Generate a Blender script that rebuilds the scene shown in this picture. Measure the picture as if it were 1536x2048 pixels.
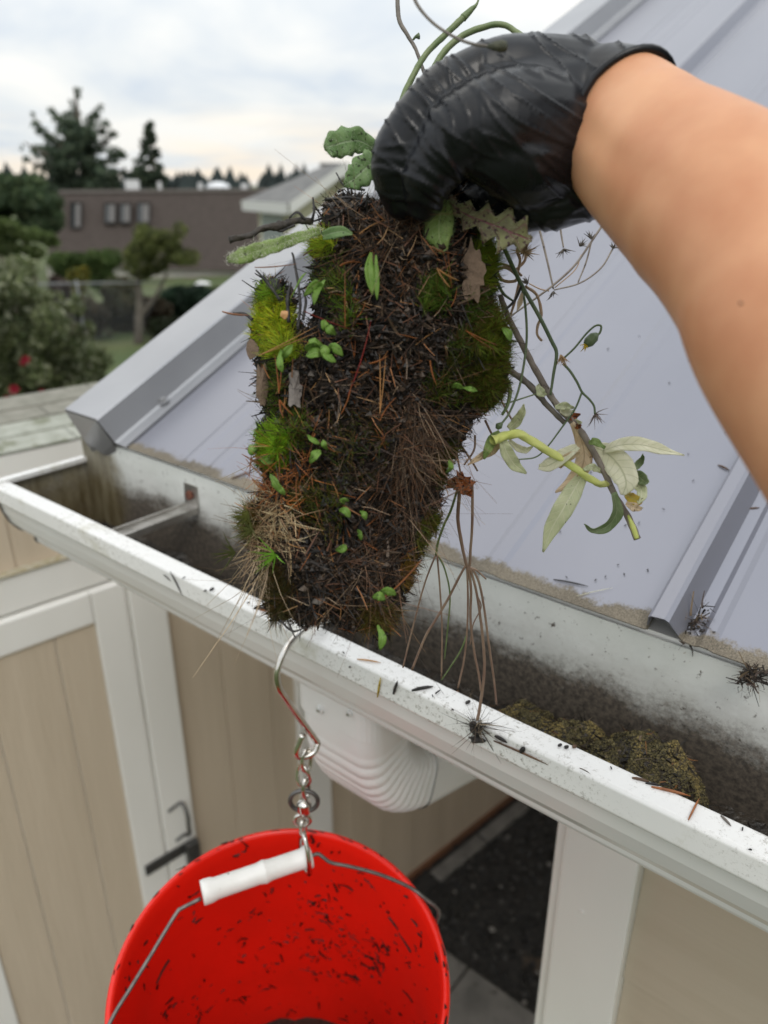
import bpy, bmesh, math, random
import numpy as np
from mathutils import Vector, noise, Matrix
R = random.Random(7)
NR = np.random.default_rng(7)
for o in list(bpy.data.objects): bpy.data.objects.remove(o)
scn = bpy.context.scene
COL = scn.collection
# ------------------------------------------------------------------ camera
F = 1530.0                                   # focal length in photo pixels (1536 x 2048)
PITCH = math.atan(659 / F); HEAD = math.radians(39.4)
FW = np.array([-math.sin(HEAD) * math.cos(PITCH), math.cos(HEAD) * math.cos(PITCH), -math.sin(PITCH)])
RT = np.array([math.cos(HEAD), math.sin(HEAD), 0.0]); UP = np.cross(RT, FW)
cam = bpy.data.cameras.new('camera'); cob = bpy.data.objects.new('camera', cam); COL.objects.link(cob)
cob.matrix_world = Matrix(((RT[0], UP[0], -FW[0], 0), (RT[1], UP[1], -FW[1], 0), (RT[2], UP[2], -FW[2], 0), (0, 0, 0, 1)))
cam.sensor_fit = 'VERTICAL'; cam.sensor_height = 36; cam.lens = 36 * F / 2048
cam.clip_start = 0.02; cam.clip_end = 3000
cam.dof.use_dof = True; cam.dof.focus_distance = 0.48; cam.dof.aperture_fstop = 6.2
scn.camera = cob
# ------------------------------------------------------------------ world and sun
SUN_AZ, SUN_EL = math.radians(-38), math.radians(52)   # azimuth counted from +X towards +Y
w = bpy.data.worlds.new('World'); scn.world = w; w.use_nodes = True
nt = w.node_tree; nt.nodes.clear()
def N(tree, t, **k):
    n = tree.nodes.new(t)
    for a, b in k.items(): setattr(n, a, b)
    return n
def L(tree, a, b): tree.links.new(a, b)
out = N(nt, 'ShaderNodeOutputWorld'); mixs = N(nt, 'ShaderNodeMixShader')
sky = N(nt, 'ShaderNodeTexSky'); sky.sky_type = 'NISHITA'; sky.sun_disc = False
sky.sun_elevation = SUN_EL; sky.sun_rotation = math.pi / 2 - SUN_AZ
b1 = N(nt, 'ShaderNodeBackground'); b1.inputs[1].default_value = 0.10; L(nt, sky.outputs[0], b1.inputs[0])
b2 = N(nt, 'ShaderNodeBackground'); b2.inputs[1].default_value = 1.0
tc = N(nt, 'ShaderNodeTexCoord'); sep = N(nt, 'ShaderNodeSeparateXYZ'); L(nt, tc.outputs['Generated'], sep.inputs[0])
def math_(tree, op, a, b=None, clamp=False):
    n = N(tree, 'ShaderNodeMath', operation=op); n.use_clamp = clamp
    for i, v in enumerate((a, b)):
        if v is None: continue
        if isinstance(v, (int, float)): n.inputs[i].default_value = v
        else: L(tree, v, n.inputs[i])
    return n.outputs[0]
zc = math_(nt, 'MAXIMUM', sep.outputs[2], 0.0)
den = math_(nt, 'ADD', zc, 0.22)
cx = math_(nt, 'DIVIDE', sep.outputs[0], den); cy = math_(nt, 'DIVIDE', sep.outputs[1], den)
cmb = N(nt, 'ShaderNodeCombineXYZ'); L(nt, cx, cmb.inputs[0]); L(nt, cy, cmb.inputs[1])
n1 = N(nt, 'ShaderNodeTexNoise'); n1.inputs['Scale'].default_value = 1.5; n1.inputs['Detail'].default_value = 7; n1.inputs['Roughness'].default_value = .5
n1.inputs['Distortion'].default_value = .4; L(nt, cmb.outputs[0], n1.inputs['Vector'])
cr = N(nt, 'ShaderNodeValToRGB'); L(nt, n1.outputs[0], cr.inputs[0])
el = cr.color_ramp.elements
el[0].position = .34; el[0].color = (.57, .625, .69, 1); el[1].position = .62; el[1].color = (.83, .82, .785, 1)
e = cr.color_ramp.elements.new(.48); e.color = (.70, .725, .735, 1)
# warm streaks low over the horizon
vm = N(nt, 'ShaderNodeMapping'); vm.inputs['Scale'].default_value = (3, 3, 26); L(nt, tc.outputs['Generated'], vm.inputs[0])
n2 = N(nt, 'ShaderNodeTexNoise'); n2.inputs['Scale'].default_value = 1.6; n2.inputs['Detail'].default_value = 4; L(nt, vm.outputs[0], n2.inputs['Vector'])
st = N(nt, 'ShaderNodeMapRange'); st.inputs[1].default_value = .44; st.inputs[2].default_value = .62; L(nt, n2.outputs[0], st.inputs[0])
lo = N(nt, 'ShaderNodeMapRange'); lo.inputs[1].default_value = .085; lo.inputs[2].default_value = .02; L(nt, sep.outputs[2], lo.inputs[0])
wf = math_(nt, 'MULTIPLY', math_(nt, 'MULTIPLY', st.outputs[0], lo.outputs[0]), .75)
mx = N(nt, 'ShaderNodeMixRGB'); L(nt, wf, mx.inputs[0]); L(nt, cr.outputs[0], mx.inputs[1]); mx.inputs[2].default_value = (.95, .80, .62, 1)
# an overcast sky is brighter overhead than at the horizon
gain = math_(nt, 'ADD', math_(nt, 'MULTIPLY', zc, 0.95), 1.08)
vmul = N(nt, 'ShaderNodeVectorMath', operation='SCALE'); L(nt, mx.outputs[0], vmul.inputs[0]); L(nt, gain, vmul.inputs[3])
L(nt, vmul.outputs[0], b2.inputs[0])
mixs.inputs[0].default_value = .93; L(nt, b1.outputs[0], mixs.inputs[1]); L(nt, b2.outputs[0], mixs.inputs[2]); L(nt, mixs.outputs[0], out.inputs[0])
sl = bpy.data.lights.new('sun', 'SUN'); sl.energy = .85; sl.angle = math.radians(24); sl.color = (1, .95, .88)
so = bpy.data.objects.new('sun', sl); COL.objects.link(so)
sd = Vector((math.cos(SUN_AZ) * math.cos(SUN_EL), math.sin(SUN_AZ) * math.cos(SUN_EL), math.sin(SUN_EL)))
so.rotation_euler = sd.to_track_quat('Z', 'Y').to_euler(); so.location = (0, 0, 6)
scn.view_settings.view_transform = 'Standard'; scn.view_settings.look = 'None'
scn.view_settings.exposure = 0.12; scn.view_settings.gamma = 1; scn.view_settings.use_curve_mapping = False
scn.render.engine = 'CYCLES'; scn.cycles.use_denoising = True; scn.cycles.max_bounces = 7; scn.cycles.transparent_max_bounces = 6

# ------------------------------------------------------------------ helpers
def ray(x, y): return FW + (x - 768) / F * RT - (y - 1024) / F * UP
def at(x, y, d): return Vector(ray(x, y) * d)
def atv(x, y, d):
    x = np.asarray(x, float); y = np.asarray(y, float); d = np.asarray(d, float)
    return (FW[None] + ((x - 768) / F)[:, None] * RT[None] - ((y - 1024) / F)[:, None] * UP[None]) * d[:, None]
def at_r(x, y, r):
    q = ray(x, y); return Vector(q * (r / math.hypot(q[0], q[1])))
def onplane(x, y, n, c):
    q = ray(x, y); return Vector(q * (c / float(q @ np.array(n, float))))
def tag(o, label=None, cat=None, group=None, kind=None):
    if label: o['label'] = label
    if cat: o['category'] = cat
    if group: o['group'] = group
    if kind: o['kind'] = kind
    return o
def empty(name, loc=(0, 0, 0), label=None, cat=None, group=None):
    o = bpy.data.objects.new(name, None); COL.objects.link(o); o.location = loc; o.empty_display_size = .01
    return tag(o, label, cat, group)
def link(name, me, m=None, parent=None, smooth=False):
    o = bpy.data.objects.new(name, me); COL.objects.link(o)
    if m and not me.materials: me.materials.append(m)
    if parent:
        o.parent = parent; o.matrix_parent_inverse = Matrix.Translation(parent.location).inverted()
    if smooth: me.polygons.foreach_set('use_smooth', [True] * len(me.polygons))
    return o
def mesh(name, v, f, m=None, parent=None, smooth=False, col=None, uv=None):
    me = bpy.data.meshes.new(name)
    me.from_pydata([tuple(p) for p in v] if not isinstance(v, np.ndarray) else v.tolist(), [], f if not isinstance(f, np.ndarray) else f.tolist())
    if col is not None:
        a = me.color_attributes.new('Col', 'FLOAT_COLOR', 'POINT')
        c = np.ones((len(me.vertices), 4), np.float32); c[:, :3] = col; a.data.foreach_set('color', c.ravel())
    if uv is not None:
        ul = me.uv_layers.new(name='UVMap'); li = np.empty(len(me.loops), np.int32); me.loops.foreach_get('vertex_index', li)
        ul.data.foreach_set('uv', np.asarray(uv, np.float32)[li].ravel())
    me.update()
    return link(name, me, m, parent, smooth)
class MB:
    def __init__(s): s.v = []; s.f = []; s.c = []
    def add(s, vs, fs, c=(1, 1, 1)):
        n = len(s.v); s.v += [tuple(p) for p in vs]; s.f += [tuple(i + n for i in q) for q in fs]; s.c += [c] * len(vs); return s
    def box(s, c0, c1, M=None, c=(1, 1, 1)):
        x0, y0, z0 = c0; x1, y1, z1 = c1
        vs = [Vector(p) for p in ((x0, y0, z0), (x1, y0, z0), (x1, y1, z0), (x0, y1, z0), (x0, y0, z1), (x1, y0, z1), (x1, y1, z1), (x0, y1, z1))]
        if M is not None: vs = [M @ p for p in vs]
        return s.add(vs, [(0, 3, 2, 1), (4, 5, 6, 7), (0, 1, 5, 4), (1, 2, 6, 5), (2, 3, 7, 6), (3, 0, 4, 7)], c)
    def build(s, name, m=None, parent=None, smooth=False, bevel=0, useg=False):
        o = mesh(name, s.v, s.f, m, parent, smooth, col=np.array(s.c) if useg else None)
        if bevel:
            b = o.modifiers.new('b', 'BEVEL'); b.width = bevel; b.segments = 2; b.limit_method = 'ANGLE'
        return o
def spline(pts, n=8):
    P = [Vector(p) for p in pts]
    if len(P) < 3:
        return [P[0].lerp(P[-1], i / n) for i in range(n + 1)]
    Q = [P[0] * 2 - P[1]] + P + [P[-1] * 2 - P[-2]]; o = []
    for i in range(1, len(Q) - 2):
        a, b, c, d = Q[i - 1:i + 3]
        for k in range(n):
            t = k / n
            o.append(.5 * ((2 * b) + (c - a) * t + (2 * a - 5 * b + 4 * c - d) * t * t + (3 * b - a - 3 * c + d) * t ** 3))
    o.append(P[-1]); return o
def tube_geo(pts, rad, seg=8, cap=True, wob=0, ry=1.0, side=None):
    """pts: world points, rad: radius list (interpolated)"""
    n = len(pts); vs = []; fs = []
    T = [(pts[min(i + 1, n - 1)] - pts[max(i - 1, 0)]).normalized() for i in range(n)]
    u = (side or (Vector((0, 0, 1)) if abs(T[0].z) < .9 else Vector((1, 0, 0))))
    u = (u - T[0] * u.dot(T[0])).normalized()
    rr = np.interp(np.linspace(0, 1, n), np.linspace(0, 1, len(rad)), rad)
    for i in range(n):
        u = (u - T[i] * u.dot(T[i])).normalized(); b = T[i].cross(u)
        for k in range(seg):
            a = 2 * math.pi * k / seg; r = rr[i] * (1 + wob * (noise.noise(pts[i] * 300 + Vector((k, 0, 0)))))
            vs.append(pts[i] + u * math.cos(a) * r + b * math.sin(a) * r * ry)
    for i in range(n - 1):
        for k in range(seg):
            fs.append((i * seg + k, i * seg + (k + 1) % seg, (i + 1) * seg + (k + 1) % seg, (i + 1) * seg + k))
    if cap:
        fs.append(tuple(reversed(range(seg)))); fs.append(tuple((n - 1) * seg + k for k in range(seg)))
    return vs, fs
def tube(name, pts, rad, m, parent=None, seg=8, sub=6, wob=0.0, smooth=True):
    P = spline(pts, sub); vs, fs = tube_geo(P, rad if isinstance(rad, (list, tuple)) else [rad], seg, True, wob)
    return mesh(name, vs, fs, m, parent, smooth)
def ptube(name, pp, rad, m, parent=None, **k):       # pp: (photo x, photo y, distance)
    return tube(name, [at(*p) for p in pp], rad, m, parent, **k)

# ------------------------------------------------------------------ materials
def mat(name, c1=(.5, .5, .5), c2=None, scale=20, rough=.6, bump=0.0, bscale=None, metal=0, detail=6, spots=None, spot_scale=60, spot_t=.68, coords='Object', stretch=(1, 1, 1), dist=.001, spec=.5, coat=0, lo=.35, hi=.65, rvar=0, sss=0):
    m = bpy.data.materials.new(name); m.use_nodes = True; t = m.node_tree; b = t.nodes['Principled BSDF']
    b.inputs['Roughness'].default_value = rough; b.inputs['Metallic'].default_value = metal; b.inputs['Specular IOR Level'].default_value = spec
    if coat: b.inputs['Coat Weight'].default_value = coat; b.inputs['Coat Roughness'].default_value = .15
    tc = N(t, 'ShaderNodeTexCoord'); mp = N(t, 'ShaderNodeMapping'); mp.inputs['Scale'].default_value = stretch
    L(t, tc.outputs[coords], mp.inputs[0])
    c = None
    if c2 is not None:
        nz = N(t, 'ShaderNodeTexNoise'); nz.inputs['Scale'].default_value = scale; nz.inputs['Detail'].default_value = detail; L(t, mp.outputs[0], nz.inputs['Vector'])
        r = N(t, 'ShaderNodeMapRange'); r.inputs[1].default_value = lo; r.inputs[2].default_value = hi; L(t, nz.outputs[0], r.inputs[0])
        x = N(t, 'ShaderNodeMixRGB'); L(t, r.outputs[0], x.inputs[0]); x.inputs[1].default_value = (*c1, 1); x.inputs[2].default_value = (*c2, 1); c = x.outputs[0]
        if rvar: L(t, math_(t, 'ADD', math_(t, 'MULTIPLY', r.outputs[0], rvar), rough), b.inputs['Roughness'])
    if spots is not None:
        nz = N(t, 'ShaderNodeTexNoise'); nz.inputs['Scale'].default_value = spot_scale; nz.inputs['Detail'].default_value = 8; nz.inputs['Roughness'].default_value = .65; L(t, mp.outputs[0], nz.inputs['Vector'])
        r = N(t, 'ShaderNodeMapRange'); r.inputs[1].default_value = spot_t; r.inputs[2].default_value = spot_t + .04; L(t, nz.outputs[0], r.inputs[0])
        x = N(t, 'ShaderNodeMixRGB'); L(t, r.outputs[0], x.inputs[0])
        if c is not None: L(t, c, x.inputs[1])
        else: x.inputs[1].default_value = (*c1, 1)
        x.inputs[2].default_value = (*spots, 1); c = x.outputs[0]
    if c is not None: L(t, c, b.inputs['Base Color'])
    else: b.inputs['Base Color'].default_value = (*c1, 1)
    if bump:
        nz = N(t, 'ShaderNodeTexNoise'); nz.inputs['Scale'].default_value = bscale or scale * 3; nz.inputs['Detail'].default_value = 6; L(t, mp.outputs[0], nz.inputs['Vector'])
        bp = N(t, 'ShaderNodeBump'); bp.inputs['Strength'].default_value = bump; bp.inputs['Distance'].default_value = dist; L(t, nz.outputs[0], bp.inputs['Height']); L(t, bp.outputs[0], b.inputs['Normal'])
    if sss: b.inputs['Subsurface Weight'].default_value = sss; b.inputs['Subsurface Radius'].default_value = (.006, .002, .001); b.inputs['Subsurface Scale'].default_value = 1
    return m
def attr_mat(name, rough=.7, trans=0.0, spec=.3):
    m = bpy.data.materials.new(name); m.use_nodes = True; t = m.node_tree; b = t.nodes['Principled BSDF']
    a = N(t, 'ShaderNodeVertexColor'); a.layer_name = 'Col'; L(t, a.outputs[0], b.inputs['Base Color'])
    b.inputs['Roughness'].default_value = rough; b.inputs['Specular IOR Level'].default_value = spec
    if trans:
        tr = N(t, 'ShaderNodeBsdfTranslucent'); L(t, a.outputs[0], tr.inputs[0]); mx = N(t, 'ShaderNodeMixShader'); mx.inputs[0].default_value = trans
        o = t.nodes['Material Output']; L(t, b.outputs[0], mx.inputs[1]); L(t, tr.outputs[0], mx.inputs[2]); L(t, mx.outputs[0], o.inputs[0])
    return m
def leaf_mat(name, c1, c2, vein, spots=None, trans=.25, rough=.5, veins=9, st=.62):
    m = bpy.data.materials.new(name); m.use_nodes = True; t = m.node_tree; b = t.nodes['Principled BSDF']
    uv = N(t, 'ShaderNodeUVMap'); sp = N(t, 'ShaderNodeSeparateXYZ'); L(t, uv.outputs[0], sp.inputs[0])
    au = math_(t, 'ABSOLUTE', math_(t, 'SUBTRACT', sp.outputs[0], .5))
    tc = N(t, 'ShaderNodeTexCoord'); nz = N(t, 'ShaderNodeTexNoise'); nz.inputs['Scale'].default_value = 160; nz.inputs['Detail'].default_value = 5; L(t, tc.outputs['Object'], nz.inputs['Vector'])
    r = N(t, 'ShaderNodeMapRange'); r.inputs[1].default_value = .35; r.inputs[2].default_value = .65; L(t, nz.outputs[0], r.inputs[0])
    x = N(t, 'ShaderNodeMixRGB'); L(t, r.outputs[0], x.inputs[0]); x.inputs[1].default_value = (*c1, 1); x.inputs[2].default_value = (*c2, 1)
    mid = N(t, 'ShaderNodeMapRange'); mid.inputs[1].default_value = .045; mid.inputs[2].default_value = .02; L(t, au, mid.inputs[0])
    ph = math_(t, 'FRACT', math_(t, 'SUBTRACT', math_(t, 'MULTIPLY', sp.outputs[1], veins), math_(t, 'MULTIPLY', au, 2.2)))
    vv = N(t, 'ShaderNodeMapRange'); vv.inputs[1].default_value = .1; vv.inputs[2].default_value = .02; L(t, math_(t, 'ABSOLUTE', math_(t, 'SUBTRACT', ph, .5)), vv.inputs[0])
    ve = math_(t, 'MAXIMUM', mid.outputs[0], math_(t, 'MULTIPLY', vv.outputs[0], .55))
    y = N(t, 'ShaderNodeMixRGB'); L(t, ve, y.inputs[0]); L(t, x.outputs[0], y.inputs[1]); y.inputs[2].default_value = (*vein, 1); c = y.outputs[0]
    if spots:
        n3 = N(t, 'ShaderNodeTexNoise'); n3.inputs['Scale'].default_value = 420; n3.inputs['Detail'].default_value = 4; L(t, tc.outputs['Object'], n3.inputs['Vector'])
        r3 = N(t, 'ShaderNodeMapRange'); r3.inputs[1].default_value = st; r3.inputs[2].default_value = st + .05; L(t, n3.outputs[0], r3.inputs[0])
        z = N(t, 'ShaderNodeMixRGB'); L(t, r3.outputs[0], z.inputs[0]); L(t, c, z.inputs[1]); z.inputs[2].default_value = (*spots, 1); c = z.outputs[0]
    L(t, c, b.inputs['Base Color']); b.inputs['Roughness'].default_value = rough; b.inputs['Specular IOR Level'].default_value = .35
    bp = N(t, 'ShaderNodeBump'); bp.inputs['Strength'].default_value = .5; bp.inputs['Distance'].default_value = .0006
    L(t, math_(t, 'ADD', math_(t, 'MULTIPLY', ve, -1), math_(t, 'MULTIPLY', nz.outputs[0], .8)), bp.inputs['Height']); L(t, bp.outputs[0], b.inputs['Normal'])
    tr = N(t, 'ShaderNodeBsdfTranslucent'); L(t, c, tr.inputs[0]); mxs = N(t, 'ShaderNodeMixShader'); mxs.inputs[0].default_value = trans
    o = t.nodes['Material Output']; L(t, b.outputs[0], mxs.inputs[1]); L(t, tr.outputs[0], mxs.inputs[2]); L(t, mxs.outputs[0], o.inputs[0])
    return m

M = {}
M['roof'] = mat('painted_steel_roof', (.248, .252, .292), (.275, .278, .318), 6, .30, .10, 14, metal=.50, spots=(.25, .235, .235), spot_scale=70, spot_t=.735, spec=.5, stretch=(1, .35, .35), dist=.002, rvar=.1)
M['trimdark'] = mat('grey_steel_trim', (.33, .335, .355), (.37, .375, .395), 9, .34, .06, 20, metal=.50, spots=(.27, .26, .25), spot_scale=90, spot_t=.74, dist=.001)
M['white'] = mat('white_paint', (.83, .82, .785), (.87, .86, .83), 7, .35, .15, 60, stretch=(1, 1, .3), dist=.0008)
M['beige'] = mat('beige_paint', (.56, .47, .36), (.61, .515, .40), 5, .5, .55, 30, stretch=(3, 3, .25), dist=.003)
M['siding'] = mat('beige_lap_siding', (.52, .44, .34), (.54, .46, .36), 7, .5, .25, 26, stretch=(.35, 3, 6), dist=.003)
M['steel'] = mat('chrome_steel', (.74, .72, .68), (.55, .52, .48), 120, .18, .05, 300, metal=1, dist=.0003)
M['steeldull'] = mat('dull_steel', (.10, .10, .10), (.16, .155, .15), 90, .42, .2, 200, metal=.8, dist=.0004)
M['wire'] = mat('bail_wire', (.12, .105, .10), (.19, .175, .165), 150, .45, .2, 300, metal=.6, dist=.0004)
M['red'] = mat('red_plastic_shell', (.80, .016, .007), (.72, .016, .007), 12, .27, .12, 40, spots=(.10, .008, .006), spot_scale=75, spot_t=.70, dist=.0008, sss=.07)
M['grip'] = mat('white_plastic_grip', (.72, .71, .68), (.78, .77, .75), 60, .4, .1, 200, spots=(.22, .17, .12), spot_scale=140, spot_t=.66, dist=.0005)
M['glove'] = mat('black_nitrile', (.003, .0035, .0055), (.007, .008, .011), 60, .25, .22, 200, spots=(.09, .08, .065), spot_scale=420, spot_t=.71, dist=.0005, rvar=.15, spec=.36)
M['skin'] = mat('skin', (.66, .345, .19), (.53, .235, .12), 22, .50, .12, 500, spots=(.45, .23, .15), spot_scale=90, spot_t=.735, dist=.0003, sss=.15, spec=.35)
M['soil'] = mat('dark_soil', (.010, .008, .006), (.045, .031, .021), 240, .38, 1.0, 500, dist=.003)
M['twig'] = mat('dark_twig', (.02, .017, .014), (.055, .045, .035), 200, .7, .8, 500, dist=.001)
M['fib'] = attr_mat('plant_fibre', .6); M['wet'] = attr_mat('wet_litter', .42, 0, .28)
M['moss'] = attr_mat('moss_blade', .55, .35)
M['needle'] = mat('dry_needle', (.34, .12, .035), (.20, .07, .025), 200, .5)
M['needle2'] = mat('pale_dry_needle', (.50, .26, .10), (.38, .20, .08), 200, .5)
M['needle3'] = mat('brown_needle', (.09, .05, .03), (.14, .075, .04), 200, .55)
M['needle4'] = mat('red_needle', (.22, .02, .02), (.14, .03, .02), 200, .5)
M['char'] = mat('black_bark_flake', (.012, .011, .011), (.04, .036, .034), 300, .6, .6, 600)
M['foliage'] = attr_mat('foliage', .6, .5)
M['bark'] = mat('bark', (.08, .065, .05), (.14, .12, .095), 8, .85, .6, 20, dist=.02)
GP = []

# ------------------------------------------------------------------ ground
def gz(r):
    if r < 14: return -2.7
    t = min((r - 14) / 36, 1); z = -2.7 - 2.5 * (t * t * (3 - 2 * t))
    if r > 50: z -= 3.5 * min((r - 50) / 90, 1)
    return z
rings = [0, 3, 6, 9, 12, 14, 17, 20, 24, 28, 33, 38, 44, 50, 60, 75, 95, 120, 160, 240, 360, 600, 1200, 2400]
gv = [(0, 0, -2.7)]; gf = []; S = 72
for r in rings[1:]:
    for k in range(S):
        a = 2 * math.pi * k / S; x, y = r * math.cos(a), r * math.sin(a)
        gv.append((x, y, gz(r) + (0 if r < 9 else .12 * noise.noise(Vector((x * .12, y * .12, 0))))))
for k in range(S): gf.append((0, 1 + k, 1 + (k + 1) % S))
for i in range(len(rings) - 2):
    for k in range(S):
        a, b = 1 + i * S, 1 + (i + 1) * S
        gf.append((a + k, b + k, b + (k + 1) % S, a + (k + 1) % S))
M['grass'] = mat('lawn', (.045, .075, .018), (.10, .115, .04), .9, .9, .8, 25, spots=(.10, .085, .05), spot_scale=.35, spot_t=.60, dist=.03)
tag(mesh('ground', gv, gf, M['grass'], smooth=True), kind='structure')
M['gravelbase'] = mat('dark_gravel_bed', (.012, .012, .012), (.04, .036, .032), 60, .8, 1, 200, dist=.006, spots=(.09, .065, .045), spot_scale=2.2, spot_t=.60)
gb = MB().box((-1.75, 1.71, -2.72), (3.0, 6.0, -2.694))
gravel = tag(gb.build('gravel_bed', M['gravelbase']), kind='structure')
# stones of the gravel
def blobs(n, pos, size, cols, flat=.7):
    base = np.array([(1, 0, 0), (-1, 0, 0), (0, 1, 0), (0, -1, 0), (0, 0, 1), (0, 0, -1)], float)
    fc = np.array([(0, 2, 4), (2, 1, 4), (1, 3, 4), (3, 0, 4), (2, 0, 5), (1, 2, 5), (3, 1, 5), (0, 3, 5)])
    a = NR.uniform(0, 6.28, n); c, s = np.cos(a), np.sin(a)
    sc = size[:, None, None] * NR.uniform(.65, 1.25, (n, 1, 3))
    v = base[None] * sc; v = v + NR.normal(0, .12, v.shape) * size[:, None, None]
    x = v[:, :, 0] * c[:, None] - v[:, :, 1] * s[:, None]; y = v[:, :, 0] * s[:, None] + v[:, :, 1] * c[:, None]
    v = np.stack([x, y, v[:, :, 2] * flat], 2) + pos[:, None, :]
    f = (fc[None] + (np.arange(n) * 6)[:, None, None]).reshape(-1, 3)
    return v.reshape(-1, 3), f, np.repeat(cols, 6, axis=0)
n = 9000
p = np.stack([NR.uniform(-1.4, 1.6, n), NR.uniform(1.72, 4.2, n), np.full(n, -2.689)], 1)
tone = NR.choice([.015, .03, .05, .09, .28], n, p=[.4, .35, .17, .065, .015])[:, None] * np.array([[1, .95, .88]])
v, f, c = blobs(n, p, NR.uniform(.007, .015, n), tone)
M['stone'] = attr_mat('gravel_stones', .45)
tag(mesh('gravel', v, f, M['stone'], col=c), 'dark wet gravel covering the passage floor between the sheds', 'gravel', kind='stuff')
M['paver'] = mat('concrete_paver', (.12, .115, .105), (.19, .18, .165), 9, .8, .5, 60, spots=(.08, .075, .065), spot_scale=25, spot_t=.62, dist=.003)
pave = tag(MB().box((-2.6, .2, -2.73), (3, 1.69, -2.70)).build('paving', M['gravelbase']), kind='structure')
for i in range(8):
    for j in range(3):
        x0 = -2.2 + i * .405 + .2 * (j % 2); y1 = 1.70 - j * .305
        MB().box((x0, y1 - .298, -2.71), (x0 + .398, y1, -2.672 + R.uniform(-.003, .003))).build('paver', M['paver'], pave, bevel=.006)
# ------------------------------------------------------------------ neighbouring white-trimmed shed (left)
A8 = math.radians(8); WD = Vector((math.sin(A8), math.cos(A8), 0)); WN = Vector((math.cos(A8), -math.sin(A8), 0)); WO = Vector((-1.36, 2.2, 0))
WM = Matrix(((WD.x, WN.x, 0, WO.x), (WD.y, WN.y, 0, WO.y), (0, 0, 1, 0), (0, 0, 0, 1)))
SLD = .27
shed2 = empty('garden_shed', WM @ Vector((-1, 0, -2.7)), 'beige garden shed with white trimmed door behind the left part of the gutter', 'shed')
def wb(name, s0, s1, z0, z1, t0, t1, m, par, bevel=.002): return MB().box((s0, t0, z0), (s1, t1, z1), WM).build(name, m, par, bevel=bevel)
wall2 = wb('wall', -2.9, 1.9, -2.7, -.54, -.12, -.004, M['beige'], shed2, 0)
s = -2.86
for k in range(31):
    s0 = -3.0 + .158 * k + .01
    if s0 < 1.75:
        wb('siding_board', s0, s0 + .155, -2.66, -.575, -.0038, 0, M['beige'], wall2, .003)
M['rust'] = mat('rust_brown_board', (.20, .085, .04), (.11, .06, .035), 12, .8, .5, 60, stretch=(1, .2, 1))
wb('base_board', -2.9, 1.9, -2.7, -2.66, -.014, .012, M['rust'], shed2)
par2 = [wb('edging_paver', -.55 + k * .31, -.55 + k * .31 + .3, -2.70, -2.682 + R.uniform(0, .006), .035, .10, M['gravelbase'] if k in (0, 3) else M['paver'], gravel, .006) for k in range(5)]
fas2 = wb('fascia', -2.9, 1.9, -.585, -.517, .0, .0255, M['white'], shed2)
wb('header_trim', -2.75, -1.245, -.873, -.785, 0, .020, M['white'], shed2)
wb('drip_trim', -2.75, -1.245, -.785, -.779, 0, .026, mat('mossy_trim', (.35, .29, .16), (.5, .47, .38), 60, .7), shed2)
wb('door_backing', -1.89, -1.26, -2.6, -.88, .0005, .018, M['white'], shed2, 0)
door = empty('door', WM @ Vector((-1.43, .01, -2.6))); door.parent = shed2; door.matrix_parent_inverse = Matrix.Translation(shed2.location).inverted()
wb('door_rail', -1.89, -1.433, -.965, -.884, .002, .030, M['white'], door, .003)
wb('door_rail', -1.89, -1.433, -2.62, -2.5, .002, .030, M['white'], door, .003)
wb('door_stile', -1.431, -1.350, -2.62, -.884, .002, .0305, M['white'], door, .003)
wb('door_stile', -1.90, -1.805, -2.62, -.9655, .002, .031, M['white'], door, .003)
for a, b in ((-1.804, -1.687), (-1.685, -1.529), (-1.527, -1.432)):
    wb('door_board', a, b, -2.5, -.966, .0185, .0235, M['beige'], door, .002)
wb('door_frame', -1.342, -1.250, -2.66, -.8745, 0, .032, M['white'], shed2, .003)
wb('corner_trim', -.855, -.735, -2.66, -.586, 0.001, .022, M['white'], shed2, .003)
wb('door_frame', -2.02, -1.905, -2.66, -.8745, 0, .032, M['white'], shed2, .003)
# handle and hasp
hp = [WM @ Vector(q) for q in ((-1.325, .032, -1.625), (-1.285, .034, -1.618), (-1.283, .062, -1.64), (-1.285, .066, -1.68), (-1.284, .062, -1.715), (-1.29, .036, -1.735), (-1.315, .033, -1.742))]
tube('door_handle', hp, .0055, M['steeldull'], shed2, sub=5)
hb = MB(); hb.box((-1.415, .033, -1.800), (-1.275, .039, -1.765), WM); hasp = hb.build('hasp', M['steeldull'], shed2, bevel=.001)
MB().box((-1.295, .0395, -1.865), (-1.255, .060, -1.76), WM).build('staple', M['steeldull'], hasp, bevel=.003)
# low roof of that shed: shingle courses
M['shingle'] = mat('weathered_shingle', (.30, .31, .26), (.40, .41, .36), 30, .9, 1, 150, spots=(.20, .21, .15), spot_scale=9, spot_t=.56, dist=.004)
M['shingle2'] = mat('darker_shingle', (.20, .195, .16), (.27, .26, .22), 30, .9, 1, 150, dist=.004)  # darker tone for the upper courses and the deck
rb = empty('roof', WM @ Vector((-1, -.3, -.45))); rb.parent = shed2; rb.matrix_parent_inverse = Matrix.Translation(shed2.location).inverted()
sl2 = .13
MB().add([WM @ Vector(q) for q in ((-2.9, -.003, -.515), (1.9, -.003, -.515), (1.9, -SLD, -.518 + SLD * sl2), (-2.9, -SLD, -.518 + SLD * sl2),
          (-2.9, -.003, -.54), (1.9, -.003, -.54), (1.9, -.62, -.90), (-2.9, -.62, -.90))], [(0, 1, 2, 3), (7, 6, 5, 4), (0, 4, 5, 1), (2, 6, 7, 3), (3, 7, 4, 0), (1, 5, 6, 2)]).build('deck', M['shingle2'], rb)
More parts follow.
